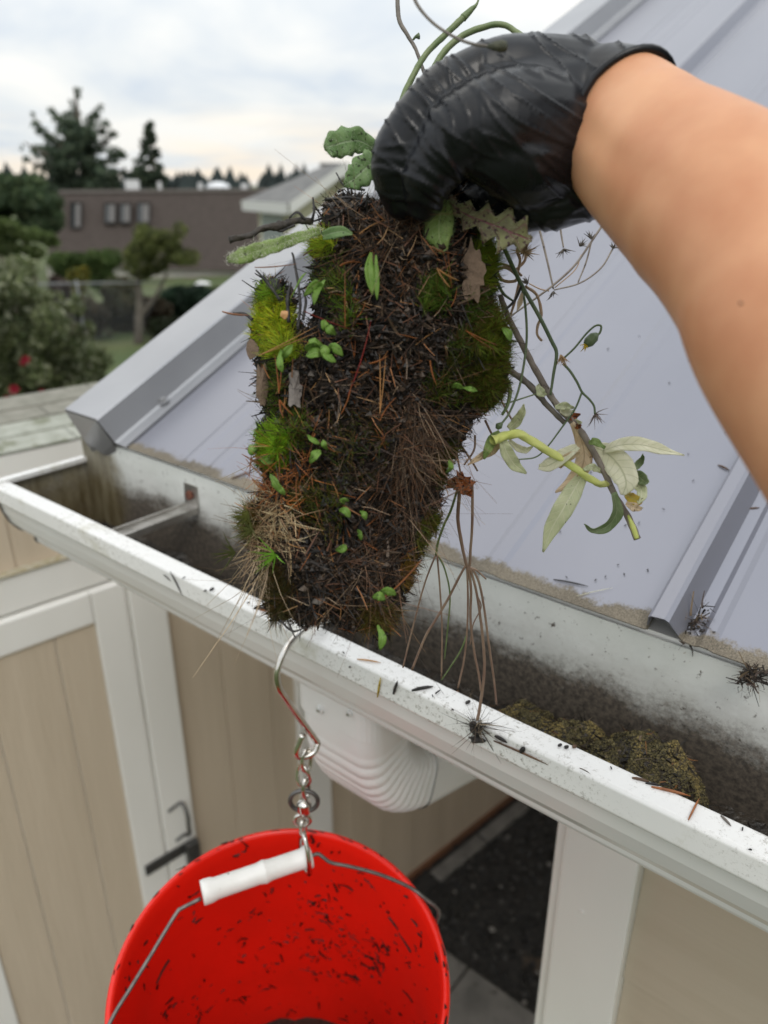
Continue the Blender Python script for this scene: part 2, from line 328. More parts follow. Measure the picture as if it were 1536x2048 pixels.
for j in range(4):
    for k in range(16):
        t1 = .027 - j * .074; s0 = -2.9 + k * .30 + (.15 if j % 2 else 0)
        h0 = -.514 + (.027 - t1) * sl2; h1 = h0 + .085 * sl2; dz = R.uniform(0, .002)
        MB().add([WM @ Vector(q) for q in ((s0, t1, h0 + .004 + dz), (s0 + .297, t1, h0 + .004 + dz), (s0 + .297, t1 - .085, h1 + .001), (s0, t1 - .085, h1 + .001),
                 (s0, t1, h0 - .001), (s0 + .297, t1, h0 - .001), (s0 + .297, t1 - .085, h1 - .003), (s0, t1 - .085, h1 - .003))],
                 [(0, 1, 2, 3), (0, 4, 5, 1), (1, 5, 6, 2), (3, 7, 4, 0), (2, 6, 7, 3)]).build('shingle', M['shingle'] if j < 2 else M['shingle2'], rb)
wb('back_wall', -2.85, 1.85, -2.7, -.9, -.62, -.58, M['beige'], shed2, 0)
# ------------------------------------------------------------------ the roofed outbuilding the gutter hangs on
YE, ZE, SL = .522, -.318, math.radians(25.5)
U = Vector((0, math.cos(SL), math.sin(SL))); NM = Vector((0, -math.sin(SL), math.cos(SL)))
def rp(x, t, h=0): return Vector((x, YE, ZE)) + U * t + NM * h
bld = empty('outbuilding', (.5, .7, -2.7), 'beige outbuilding under the grey lavender metal roof with white corner trim', 'outbuilding')
def strip(name, prof, t0, t1, m, par, nt_=2, thick=.0012):
    vs = []; fs = []; n = len(prof)
    for i in range(nt_ + 1):
        t = t0 + (t1 - t0) * i / nt_
        vs += [rp(x, t, h) for x, h in prof]
    for i in range(nt_):
        for k in range(n - 1): fs.append((i * n + k, i * n + k + 1, (i + 1) * n + k + 1, (i + 1) * n + k))
    o = mesh(name, vs, fs, m, par)
    sm = o.modifiers.new('s', 'SOLIDIFY'); sm.thickness = thick; sm.offset = -1
    return o
# roof sheet material with sandy deposit along the eave and in the rib valleys
def roof_mat():
    m = M['roof'].copy(); m.name = 'painted_steel_roof_with_silt'; t = m.node_tree; b = t.nodes['Principled BSDF']
    src = b.inputs['Base Color'].links[0].from_socket
    tc = N(t, 'ShaderNodeTexCoord'); sp = N(t, 'ShaderNodeSeparateXYZ'); L(t, tc.outputs['Object'], sp.inputs[0])
    nz = N(t, 'ShaderNodeTexNoise'); nz.inputs['Scale'].default_value = 26; nz.inputs['Detail'].default_value = 12; nz.inputs['Roughness'].default_value = .82; L(t, tc.outputs['Object'], nz.inputs['Vector'])
    # distance from the eave edge in y
    dy = math_(t, 'SUBTRACT', sp.outputs[1], YE)
    edge = math_(t, 'SUBTRACT', math_(t, 'MULTIPLY', nz.outputs[0], .055), .0160)
    f = N(t, 'ShaderNodeMapRange'); f.inputs[1].default_value = .003; f.inputs[2].default_value = -.002
    hgt = math_(t, 'ADD', math_(t, 'MULTIPLY', dy, -math.sin(SL)), math_(t, 'MULTIPLY', math_(t, 'SUBTRACT', sp.outputs[2], ZE), math.cos(SL)))
    L(t, math_(t, 'ADD', math_(t, 'SUBTRACT', dy, edge), math_(t, 'MULTIPLY', math_(t, 'MAXIMUM', math_(t, 'SUBTRACT', hgt, .003), 0), 4)), f.inputs[0])
    fine = N(t, 'ShaderNodeTexNoise'); fine.inputs['Scale'].default_value = 900; fine.inputs['Detail'].default_value = 4; L(t, tc.outputs['Object'], fine.inputs['Vector'])
    big = N(t, 'ShaderNodeTexNoise'); big.inputs['Scale'].default_value = 7; L(t, tc.outputs['Object'], big.inputs['Vector'])
    c1 = N(t, 'ShaderNodeMixRGB'); c1.inputs[1].default_value = (.10, .088, .072, 1); c1.inputs[2].default_value = (.30, .26, .20, 1)
    rr = N(t, 'ShaderNodeMapRange'); rr.inputs[1].default_value = .40; rr.inputs[2].default_value = .60; L(t, math_(t, 'ADD', math_(t, 'MULTIPLY', big.outputs[0], .5), math_(t, 'MULTIPLY', fine.outputs[0], .5)), rr.inputs[0]); L(t, rr.outputs[0], c1.inputs[0])
    x = N(t, 'ShaderNodeMixRGB'); L(t, f.outputs[0], x.inputs[0]); L(t, src, x.inputs[1]); L(t, c1.outputs[0], x.inputs[2]); L(t, x.outputs[0], b.inputs['Base Color'])
    L(t, math_(t, 'ADD', math_(t, 'MULTIPLY', f.outputs[0], .5), .30), b.inputs['Roughness'])
    return m
M['roofs'] = roof_mat()
RL = 3.4
def stri(x): return [(x - .011, .0), (x - .006, .0016), (x + .006, .0016), (x + .011, .0)]
ribs = [-1.035, -.600, -.165, .270, .705, 1.14]
def rib_prof(x): return [(x - .001, 0), (x + .0015, .017), (x + .004, .0195), (x + .014, .0210), (x + .0175, .019), (x + .027, .0012), (x + .036, .0), (x + .040, .0022), (x + .046, .0022), (x + .050, 0)]
for i in range(len(ribs) - 1):
    a, b = ribs[i], ribs[i + 1]
    if i == 0: prof = [(-.90, 0)] + stri(-.745) + stri(-.70)
    else: prof = rib_prof(a) + stri(a + .175) + stri(a + .29)
    prof += [(b - .0015, 0)]
    strip('roof_panel', prof, 0, RL, M['roofs'], bld, 3)
strip('roof_panel', [(1.14, 0), (1.75, 0)], 0, RL, M['roofs'], bld)
# rear slope
ridge = rp(0, RL)
vs = [(-.97, ridge.y, ridge.z + .002), (1.75, ridge.y, ridge.z + .002), (1.75, ridge.y + 3, ridge.z - 1.4), (-.97, ridge.y + 3, ridge.z - 1.4)]
mesh('rear_roof', vs, [(0, 1, 2, 3)], M['roof'], bld)
MB().box((-.965, 0, -.016), (1.74, RL - .01, -.003), Matrix(((1, 0, 0, 0), (0, U.y, NM.y, YE + .055), (0, U.z, NM.z, ZE), (0, 0, 0, 1)))).build('roof_deck', mat('plywood', (.35, .25, .15), (.28, .2, .12), 8, .8), bld)
# raked edge trim: cover with raised box profile
HR = .04
rk = strip('rake_trim', [(-.972, -.11), (-.972, HR), (-.970, HR + .002), (-.896, HR + .002), (-.893, HR), (-.884, .006), (-.880, .004), (-.862, .0035), (-.8615, .0015)], -.002, RL, M['trimdark'], bld, 2)
# folded front end of the rake trim
e0 = lambda x, h, t=-.003: rp(x, t, h)
vs = [e0(-.972, HR), e0(-.895, HR), e0(-.888, .004), e0(-.905, -.030), e0(-.94, -.035), e0(-.972, -.075), e0(-.95, .0, -.012), e0(-.925, -.02, -.010)]
mesh('rake_end', vs, [(0, 6, 1), (0, 5, 6), (5, 4, 6), (6, 4, 7), (6, 7, 1), (7, 3, 2), (7, 2, 1), (4, 3, 7)], M['trimdark'], bld)
# screw with washer on the rake trim
sc_ = onplane(328, 803, NM, NM.dot(Vector((0, YE, ZE))) + .006)
scr = empty('screw', sc_); scr.parent = bld; scr.matrix_parent_inverse = Matrix.Translation(bld.location).inverted()
def disc(name, c, nrm, r, h, m, par, seg=16, r2=None):
    nrm = nrm.normalized(); u = nrm.orthogonal().normalized(); b = nrm.cross(u); r2 = r if r2 is None else r2
    vs = [c + (u * math.cos(2 * math.pi * k / seg) + b * math.sin(2 * math.pi * k / seg)) * r for k in range(seg)] + \
         [c + nrm * h + (u * math.cos(2 * math.pi * k / seg) + b * math.sin(2 * math.pi * k / seg)) * r2 for k in range(seg)]
    fs = [(k, (k + 1) % seg, seg + (k + 1) % seg, seg + k) for k in range(seg)] + [tuple(range(seg, 2 * seg)), tuple(reversed(range(seg)))]
    return mesh(name, vs, fs, m, par)
M['zinc'] = mat('zinc', (.6, .6, .62), (.45, .44, .42), 100, .3, metal=.9)
disc('washer', sc_, NM, .0075, .0012, M['trimdark'], scr); disc('screw_head', sc_ + NM * .0013, NM, .0042, .0045, M['zinc'], scr, 6)
# fascia behind the gutter, soffit, front wall, corner post
MB().box((-.97, .530, -.50), (1.7, .552, -.322)).build('fascia_board', M['white'], bld)
MB().box((-.97, .552, -.50), (1.7, .75, -.49)).build('soffit', M['white'], bld)
YW = .70
post = MB().box((-.272, YW - .026, -2.70), (-.181, YW, -.502)).build('corner_trim', M['white'], bld, bevel=.003)
MB().box((-.286, YW - .018, -2.70), (-.2725, YW + .08, -.503)).build('corner_trim', M['white'], bld, bevel=.003)
fw_ = MB().box((-.272, YW + .001, -2.7), (1.7, YW + .10, -.503)).build('front_wall', M['beige'], bld)
nl = 11
for k in range(nl):
    z1 = -.503 - k * .203; 
    sb = MB().add([(-.1805, YW - .010, z1 - .206), (1.7, YW - .010, z1 - .206), (1.7, YW - .002, z1), (-.1805, YW - .002, z1), (-.1805, YW, z1 - .206), (1.7, YW, z1 - .206)],
                  [(0, 1, 2, 3), (4, 5, 1, 0)]).build('siding_board', M['siding'], fw_)
MB().box((-.272, YW + .08, -2.7), (-.20, 3.6, -.3)).build('side_wall', M['beige'], bld)
# sealed nail head on the corner trim
disc('nail_head', onplane(1163, 1825, (0, 1, 0), YW - .026), Vector((0, -1, 0)), .0035, .002, M['white'], post)
# ------------------------------------------------------------------ gutter
XL, XR = -.985, 1.2
gut = empty('gutter', (0, .46, -.46), 'white metal gutter full of dirt running under the metal roof edge', 'gutter')
def gut_mat(inner):
    m = bpy.data.materials.new('gutter_inside' if inner else 'gutter_white_enamel'); m.use_nodes = True; t = m.node_tree; b = t.nodes['Principled BSDF']
    tc = N(t, 'ShaderNodeTexCoord'); sp = N(t, 'ShaderNodeSeparateXYZ'); L(t, tc.outputs['Object'], sp.inputs[0])
    def nz(s, d=6, r=.6, st=None):
        n = N(t, 'ShaderNodeTexNoise'); n.inputs['Scale'].default_value = s; n.inputs['Detail'].default_value = d; n.inputs['Roughness'].default_value = r
        if st:
            mp = N(t, 'ShaderNodeMapping'); mp.inputs['Scale'].default_value = st; L(t, tc.outputs['Object'], mp.inputs[0]); L(t, mp.outputs[0], n.inputs['Vector'])
        else: L(t, tc.outputs['Object'], n.inputs['Vector'])
        return n.outputs[0]
    def mr(v, a, c):
        n = N(t, 'ShaderNodeMapRange'); n.inputs[1].default_value = a; n.inputs[2].default_value = c; L(t, v, n.inputs[0]); return n.outputs[0]
    def mixc(f, a, c):
        n = N(t, 'ShaderNodeMixRGB'); L(t, f, n.inputs[0])
        for i, q in ((1, a), (2, c)):
            if isinstance(q, tuple): n.inputs[i].default_value = (*q, 1)
            else: L(t, q, n.inputs[i])
        return n.outputs[0]
    if inner:
        base = mixc(mr(nz(9), .35, .65), (.60, .62, .585), (.72, .73, .70))
        # silt on the lower part of the walls (mud line with its own ragged edge)
        line = math_(t, 'ADD', sp.outputs[2], math_(t, 'MULTIPLY', math_(t, 'ADD', math_(t, 'MULTIPLY', nz(14, 9, .75, (1, 1, 2.0)), .75), math_(t, 'MULTIPLY', nz(150, 8, .8), .25)), -.11))
        base = mixc(math_(t, 'MULTIPLY', mr(line, -.398, -.462), .7), base, (.28, .25, .21))
        base = mixc(math_(t, 'MULTIPLY', mr(math_(t, 'ADD', line, math_(t, 'MULTIPLY', nz(300, 6, .8), -.03)), -.440, -.468), .94), base, mixc(mr(nz(200, 6, .7), .4, .6), (.035, .028, .022), (.13, .105, .08)))
        base = mixc(mr(nz(120, 8, .7), .60, .66), base, (.10, .085, .07))
        # olive algae stain near the closed end
        dx = math_(t, 'ABSOLUTE', math_(t, 'ADD', sp.outputs[0], .955))
        al = math_(t, 'MULTIPLY', mr(math_(t, 'ADD', dx, math_(t, 'MULTIPLY', nz(20), .09)), .115, .075), .85)
        base = mixc(al, base, mixc(mr(nz(30, 6, .6, (3, 3, .5)), .4, .6), (.10, .075, .03), (.20, .17, .10)))
        b.inputs['Roughness'].default_value = .55
    else:
        base = mixc(mr(nz(6), .35, .65), (.70, .695, .68), (.75, .745, .73))
        top = mr(sp.outputs[2], -.3835, -.3815)
        zone = math_(t, 'MULTIPLY', mr(nz(6, 4), .38, .54), top)
        dirt = math_(t, 'MULTIPLY', mr(nz(240, 10, .85), .54, .59), zone)
        base = mixc(math_(t, 'MULTIPLY', dirt, .8), base, (.16, .14, .10))
        base = mixc(math_(t, 'MULTIPLY', mr(nz(14, 8, .75), .55, .68), math_(t, 'MULTIPLY', top, .55)), base, (.42, .40, .30))
        base = mixc(math_(t, 'MULTIPLY', mr(nz(190, 5, .7), .71, .73), .7), base, (.09, .08, .07))
        b.inputs['Roughness'].default_value = .26
    L(t, base, b.inputs['Base Color'])
    bp = N(t, 'ShaderNodeBump'); bp.inputs['Strength'].default_value = .25 if inner else .06; bp.inputs['Distance'].default_value = .002; L(t, nz(60 if inner else 9), bp.inputs['Height']); L(t, bp.outputs[0], b.inputs['Normal'])
    return m
M['gin'] = gut_mat(True); M['gout'] = gut_mat(False)
outer = [(.4125, -.3665), (.4130, -.3612), (.4115, -.3600), (.3945, -.3605), (.3922, -.3622), (.3905, -.3795), (.3918, -.3822), (.3965, -.3832), (.3985, -.3880), (.4010, -.4020), (.4075, -.4190), (.4180, -.4330), (.4290, -.4400), (.4345, -.4420), (.4362, -.4450), (.4362, -.4560), (.4390, -.4610), (.4450, -.4625), (.5270, -.4625)]
NX = 40
def extr(name, prof, m, par, x0=XL, x1=XR, nx=NX, flip=False, smooth=False):
    vs = []; fs = []; n = len(prof)
    for i in range(nx + 1):
        x = x0 + (x1 - x0) * i / nx
        for (y, z) in prof:
            w_ = .0008 * noise.noise(Vector((x * 6, y * 3, 0)))
            vs.append((x, y + w_, z + w_))
    for i in range(nx):
        for k in range(n - 1):
            q = (i * n + k, i * n + k + 1, (i + 1) * n + k + 1, (i + 1) * n + k); fs.append(q[::-1] if flip else q)
    o = mesh(name, vs, fs, m, par, smooth)
    return o
go = extr('front_face', outer, M['gout'], gut)
bv = go.modifiers.new('b', 'BEVEL'); bv.width = .0012; bv.segments = 2; bv.limit_method = 'ANGLE'; bv.angle_limit = .45
inner = [(.4112, -.3670), (.4060, -.3840), (.4050, -.4000), (.4110, -.4180), (.4240, -.4320), (.4380, -.4400), (.4400, -.4560), (.4460, -.4605), (.5245, -.4605), (.5255, -.3245), (.5275, -.3245), (.5275, -.4620)]
extr('trough', inner, M['gin'], gut, x0=XL + .002, flip=True)
MB().add([(XL, .3925, -.3625), (XL, .4115, -.3605), (XL, .5275, -.3590), (XL, .5275, -.4625), (XL, .4450, -.4625), (XL, .4360, -.4560), (XL, .4360, -.4450), (XL, .4290, -.4400), (XL, .4075, -.4190), (XL, .3985, -.3880)],
         [tuple(range(10))]).build('end_cap', M['gin'], gut).modifiers.new('s', 'SOLIDIFY').thickness = .0015
MB().box((XL - .004, .3925, -.3640), (XL + .009, .5270, -.3570)).build('end_cap_rim', M['gout'], gut, bevel=.001)
# little bent ends of the gutter profile on the left (dark ogee edge)
oe = [(y, z) for y, z in outer[6:17]]
vs = []; fs = []
for i, (y, z) in enumerate(oe): vs += [(XL - .0022, y - .0012, z - .0012), (XL - .0022, y + .003, z + .003), (XL + .004, y - .0012, z - .0012)]
for i in range(len(oe) - 1):
    a = i * 3; fs += [(a, a + 1, a + 4, a + 3), (a, a + 3, a + 5, a + 2)]
mesh('end_seam', vs, fs, M['steeldull'], gut)
# hidden hanger strap across the trough
hg = empty('hanger', (-.74, .47, -.37)); hg.parent = gut; hg.matrix_parent_inverse = Matrix.Translation(gut.location).inverted()
M['alu'] = mat('aluminium', (.52, .50, .47), (.36, .34, .31), 60, .35, .2, 120, metal=.85)
hx = -.738
def strapbox(x0, x1, pr, m, nm='strap', th=.0012):
    vs = []; fs = []
    for (y, z) in pr: vs += [(x0, y, z), (x1, y, z)]
    for i in range(len(pr) - 1): fs.append((2 * i, 2 * i + 1, 2 * i + 3, 2 * i + 2))
    o = mesh(nm, vs, fs, m, hg); o.modifiers.new('s', 'SOLIDIFY').thickness = th; return o
strapbox(hx - .013, hx + .013, [(.412, -.3680), (.440, -.3705), (.500, -.3690), (.5230, -.3670), (.5245, -.3400)], M['alu'])
strapbox(hx - .0135, hx - .0120, [(.412, -.3620), (.412, -.3740)], M['alu'])
MB().box((hx + .010, .414, -.3745), (hx + .0135, .522, -.3665)).build('strap_flange', M['alu'], hg)
MB().box((hx - .0135, .414, -.3745), (hx - .010, .522, -.3665)).build('strap_flange', M['alu'], hg)
disc('screw', Vector((hx, .5235, -.353)), Vector((0, -1, 0)), .006, .004, mat('rusty_screw', (.10, .03, .02), (.16, .06, .035), 100, .7), hg, 6)
hx2 = .16
hg2 = hg.copy(); COL.objects.link(hg2); hg2.location.x += .90
for ch in list(hg.children):
    c_ = ch.copy(); COL.objects.link(c_); c_.parent = hg2
hg2.parent = gut
# ------------------------------------------------------------------ outlet, elbow
ds = empty('downspout', (-.44, .487, -.46), 'white downspout elbow with crimped ribs below the gutter', 'downspout')
M['dsp'] = mat('white_enamel_pipe', (.72, .72, .705), (.77, .77, .755), 10, .30, .06, 30, spots=(.30, .27, .2), spot_scale=40, spot_t=.76, dist=.001)
def rect_section(hx, hy, rc=.012, n=4):
    pts = []
    for (sx, sy, a0) in ((1, 1, 0), (-1, 1, 90), (-1, -1, 180), (1, -1, 270)):
        for k in range(n + 1):
            a = math.radians(a0 + 90 * k / n); pts.append((sx * (hx - rc) + rc * math.cos(a), sy * (hy - rc) + rc * math.sin(a)))
    return pts
XC, HXW = -.4375, .0525
sec = rect_section(HXW, .0375, .022, 6)
cyc = .487 + .11; zst = -.525
vs = []; fs = []; path = []
for z in (-.4635, -.485, -.505): path.append((Vector((XC, .487, z)), 0.0, 0))
na = 90; END = math.radians(72)
for i in range(na + 1):
    a = END * i / na; path.append((Vector((XC, cyc - .11 * math.cos(a), zst - .11 * math.sin(a))), a, 1))
ns = len(sec)
for i, (p_, a, fl) in enumerate(path):
    rad = Vector((0, -math.cos(a), -math.sin(a)))       # outward from the bend centre
    g = (i - 3) / na if fl else 0
    wv = (abs(math.sin(math.pi * g * 11)) ** .7) if fl else 1
    env = math.sin(math.pi * min(max(g, 0), 1)) ** .35 if fl else 0
    for (sx, sy) in sec:
        inn = max(0, (sy + .0375) / .075)   # sy>0 towards bend centre
        d = -.0045 * (1 - wv) * env * (0.55 + .7 * inn)
        k = 1 + d / .0375
        vs.append(p_ + Vector((1, 0, 0)) * (sx + (d * (1 if sx > 0 else -1) if abs(sx) > .03 else 0)) - rad * (sy * k))
for i in range(len(path) - 1):
    for k in range(ns): fs.append((i * ns + k, i * ns + (k + 1) % ns, (i + 1) * ns + (k + 1) % ns, (i + 1) * ns + k))
mesh('elbow', vs, fs, M['dsp'], ds, smooth=True)
pe, ae, _ = path[-1]; tdir = Vector((0, math.sin(ae), -math.cos(ae)))
sec2 = rect_section(HXW + .0015, .039, .023, 6); vs = []; fs = []
rad = Vector((0, -math.cos(ae), -math.sin(ae)))
for L_ in (-.006, .22):
    for (sx, sy) in sec2: vs.append(pe + tdir * L_ + Vector((sx, 0, 0)) - rad * sy)
for k in range(ns): fs.append((k, (k + 1) % ns, ns + (k + 1) % ns, ns + k))
mesh('pipe', vs, fs, M['dsp'], ds, smooth=True)
# flat outlet sleeve under the trough with its two screws
sec3 = rect_section(HXW + .0018, .0393, .020, 6); vs = []
for z in (-.4630, -.503):
    for (sx, sy) in sec3: vs.append((XC + sx, .487 - sy, z))
mesh('outlet_sleeve', vs, [(k, ns + k, ns + (k + 1) % ns, (k + 1) % ns) for k in range(ns)], M['dsp'], ds)
for (px, py, r_) in ((641, 1418, .0048), (700, 1426, .0038)):
    q = onplane(px, py, (0, 1, 0), .487 - .0395)
    s_ = disc('screw', q, Vector((0, -1, 0)), r_, .003, M['dsp'], ds, 12, r_ * .8)
    disc('screw_slot', q + Vector((0, -.0031, 0)), Vector((0, -1, 0)), r_ * .45, .0012, M['zinc'], s_, 6)
# ------------------------------------------------------------------ fibre generators
def fibers(base, d, ln, rad, bend, col, sides=3, seg=2, taper=.15):
    n = len(base); d = d / np.linalg.norm(d, axis=1, keepdims=True)
    ref = np.where(np.abs(d[:, 2:3]) < .9, np.array([[0, 0, 1.]]), np.array([[1., 0, 0]]))
    u = np.cross(d, ref); u /= np.linalg.norm(u, axis=1, keepdims=True); w_ = np.cross(d, u)
    ln = np.broadcast_to(ln, (n,))[:, None]; rad = np.broadcast_to(rad, (n,))[:, None]
    V = []
    for i in range(seg + 1):
        t = i / seg; c = base + d * ln * t + bend * ln * t * t; r = rad * (1 - (1 - taper) * t ** 1.5)
        for k in range(sides):
            a = 2 * math.pi * k / sides; V.append(c + (u * math.cos(a) + w_ * math.sin(a)) * r)
    V = np.stack(V, 1)
    fs = []
    for i in range(seg):
        for k in range(sides): fs.append((i * sides + k, i * sides + (k + 1) % sides, (i + 1) * sides + (k + 1) % sides, (i + 1) * sides + k))
    m_ = (seg + 1) * sides
    f = (np.array(fs)[None] + (np.arange(n) * m_)[:, None, None]).reshape(-1, 4)
    return V.reshape(-1, 3), f, np.repeat(col, m_, axis=0)
def fibmesh(name, base, d, ln, rad, bend, col, m, parent, kind='stuff', **k):
    v, f, c = fibers(base, d, ln, rad, bend, col, **k)
    o = mesh(name, v, f, m, parent, col=c)
    if kind: o['kind'] = kind
    return o
def pick(cols, n, p=None):
    cols = np.array(cols, float); i = NR.choice(len(cols), n, p=p); return cols[i] * NR.uniform(.7, 1.3, (n, 1))
# ------------------------------------------------------------------ silt and matted moss lying in the gutter
def fbm(p, o=4): return noise.fractal(p, .9, 2.1, o)
def ridge_(x, y): return 1 - 2.5 * abs(noise.noise(Vector((x * 26, y * 34, 14))))
def gh(x, y):
    v = (y - .41) / .113
    h = .007 + .009 * fbm(Vector((x * 22, y * 22, 3))) + .010 * max(0, v - .55) * (1 + fbm(Vector((x * 30, 1, 2))))
    def g(cx_, cy_, sx, sy, a, rot=0):
        dx, dy = x - cx_, y - cy_; c, s = math.cos(rot), math.sin(rot); X, Y = dx * c + dy * s, -dx * s + dy * c
        return a * math.exp(-(X / sx) ** 2 - (Y / sy) ** 2)
    wx, wy = x + .010 * noise.noise(Vector((x * 30, y * 30, 7))), y + .010 * noise.noise(Vector((x * 30, y * 30, 17)))
    def gg(cx_, cy_, sx, sy, a, rot=0):
        dx, dy = wx - cx_, wy - cy_; c, s = math.cos(rot), math.sin(rot); X, Y = dx * c + dy * s, -dx * s + dy * c
        return a * math.exp(-((X / sx) ** 2 + (Y / sy) ** 2) ** 2.4)
    m_ = max(gg(-.140, .478, .050, .046, .050), gg(-.200, .484, .046, .038, .034), gg(-.245, .492, .036, .030, .020)) + gg(-.125, .485, .026, .014, .010, -.5) - gg(-.208, .448, .013, .020, .036, .3) - gg(-.128, .444, .026, .010, .022, .2) - gg(-.102, .462, .005, .026, .020, -.5) - gg(-.158, .478, .004, .030, .010, .6)
    m_ += (.005 * noise.noise(Vector((x * 55, y * 55, 8))) + .006 * ridge_(x, y)) * min(1, max(0, m_) / .02)
    h += m_ + .005 * abs(fbm(Vector((x * 60, y * 60, 9)))) * (1 if m_ > .008 else .3)
    return max(h, -.001)
sv = []; sf = []; nx_, ny_ = 420, 26
for i in range(nx_ + 1):
    x = -.975 + 1.55 * i / nx_
    for j in range(ny_ + 1):
        y = .4125 + .1115 * j / ny_; z = -.4605 + gh(x, y)
        ylim = np.interp(z, [-.4605, -.44, -.432, -.418, -.40, -.384], [.446, .4385, .4245, .4115, .4055, .4065]) + .0008
        sv.append((x, max(y, ylim), z))
for i in range(nx_):
    for j in range(ny_): a = i * (ny_ + 1) + j; sf.append((a, a + ny_ + 1, a + ny_ + 2, a + 1))
M['silt'] = mat('wet_silt', (.016, .013, .010), (.060, .048, .036), 60, .32, 1.0, 260, spots=(.010, .009, .008), spot_scale=30, spot_t=.58, dist=.003)
silt = tag(mesh('silt', sv, sf, M['silt'], smooth=True), 'dark wet silt and rotted needles lying in the gutter trough', 'silt', kind='stuff')
n = 42000
X = NR.uniform(-.30, -.06, n); Y = NR.uniform(.42, .519, n)
zz = np.array([gh(a, b) for a, b in zip(X, Y)])
nzv = np.array([noise.noise(Vector((a * 40, b * 40, 5))) for a, b in zip(X, Y)])
yl_ = np.interp(-.4605 + zz, [-.4605, -.44, -.432, -.418, -.40, -.384], [.446, .4385, .4245, .4115, .4055, .4065]) + .002
k_ = (zz > .020 + .006 * nzv) & (Y > yl_)
X, Y, zz, nzv = X[k_], Y[k_], zz[k_], nzv[k_]; n = len(X)
yl = (nzv > .10)
col = np.where(yl[:, None], pick([(.24, .185, .065), (.15, .115, .05), (.06, .05, .025)], n), pick([(.09, .075, .03), (.045, .038, .02), (.14, .115, .05)], n))
v, f, c = blobs(n, np.stack([X, Y, -.4600 + zz], 1), NR.uniform(.0006, .0011, n), col, 1)
mound = tag(mesh('moss_mat', v, f, attr_mat('grain', .6), col=c), 'crumpled yellow brown grainy moss mat heaped in the gutter at right', 'moss mat', kind='stuff')
# loose needles and fibres in the trough
n = 2600
X = NR.uniform(-.9, .3, n); Y = NR.uniform(.458, .515, n); Z = np.array([-.4595 + gh(a, b) for a, b in zip(X, Y)])
a = NR.uniform(0, 6.28, n)
fibmesh('needle_litter', np.stack([X, Y, Z], 1), np.stack([np.cos(a), np.sin(a) * .6, NR.uniform(-.1, .35, n)], 1), NR.uniform(.003, .013, n), NR.choice([.0002, .0004, .0008, .0014], n, p=[.3, .4, .2, .1]), NR.normal(0, .3, (n, 3)),
        pick([(.012, .010, .008), (.035, .025, .018), (.20, .09, .03), (.15, .11, .07)], n, [.55, .3, .07, .08]), M['fib'], None)
tag(bpy.data.objects['needle_litter'], 'dark rotting needles and fibres strewn over the silt in the gutter', 'litter')
# ------------------------------------------------------------------ bucket
BC = Vector((-.367, .302, -.654)); BN = Vector((.124, -.093, 1)).normalized()
BU = BN.cross(Vector((0, 1, 0))).normalized(); BW = BN.cross(BU)
def bp_(r, t, h): return BC + (BU * math.cos(t) + BW * math.sin(t)) * r + BN * h
buck = empty('bucket', BC - BN * .37, 'red plastic bucket hanging tilted from the chain under the gutter edge', 'bucket')
prof = [(.0, -.366), (.128, -.366), (.132, -.360), (.1435, -.02), (.1447, -.004), (.1465, .0005), (.1495, .0008), (.1515, -.002), (.1520, -.008), (.1500, -.014), (.1480, -.0145), (.1478, -.035), (.1505, -.036), (.1505, -.041), (.1476, -.042), (.1470, -.07), (.1500, -.0715), (.1500, -.076), (.1465, -.077), (.1345, -.372), (.0, -.372)]
vs = []; fs = []; SG = 96
for (r, h) in prof:
    for k in range(SG): vs.append(bp_(r, 2 * math.pi * k / SG, h))
for i in range(len(prof) - 1):
    for k in range(SG): fs.append((i * SG + k, i * SG + (k + 1) % SG, (i + 1) * SG + (k + 1) % SG, (i + 1) * SG + k))
bo = mesh('shell', vs, fs, M['red'], buck, smooth=True)
# soil at the bottom of the bucket
vs = [bp_(0, 0, -.359)]; fs = []
for i in range(1, 9):
    for k in range(48):
        t = 2 * math.pi * k / 48; r = .1315 * i / 8; vs.append(bp_(r, t, -.360 + .006 * fbm(bp_(r, t, 0) * 60)))
for k in range(48): fs.append((0, 1 + k, 1 + (k + 1) % 48))
for i in range(7):
    for k in range(48): a = 1 + i * 48; fs.append((a + k, a + 48 + k, a + 48 + (k + 1) % 48, a + (k + 1) % 48))
tag(mesh('soil', vs, fs, M['soil'], None, smooth=True), 'black soil dumped in the bottom of the red bucket', 'soil', kind='stuff')
# bail: pivots and wire
ta, tb = math.radians(63), math.radians(243)
for t in (ta, tb):
    disc('bail_ear', bp_(.1475, t, -.025), (BU * math.cos(t) + BW * math.sin(t)), .014, .008, M['red'], buck, 20, .012)
bail = tube('bail_wire', [bp_(.156, ta, -.025), bp_(.1565, ta, .0), at(228, 2030, .640), at(262, 1975, .652), at(305, 1905, .665), at(352, 1828, .682), at(365, 1816, .685), at(402, 1797, .692)], .0018, M['wire'], buck, sub=5)
tube('bail_wire', [at(622, 1712, .7285), at(636, 1708, .729), at(648, 1716, .729), at(664, 1726, .730), at(700, 1733, .732), at(762, 1750, .736), at(820, 1775, .738), at(850, 1797, .737), bp_(.1575, tb, .002), bp_(.156, tb, -.025)], .0018, M['wire'], buck, sub=5)
g0, g1 = at(404, 1786, .692), at(621, 1712, .7285)
gp = [g0.lerp(g1, t) for t in (0, .03, .08, .12, .3, .5, .545, .56, .575, .62, .8, .92, .955, .965, 1)]
gr_ = [.0108, .0112, .0110, .0098, .0096, .0095, .0103, .0108, .0103, .0095, .0094, .0094, .0112, .0114, .0108]
vs, fs = tube_geo(gp, gr_, 24)
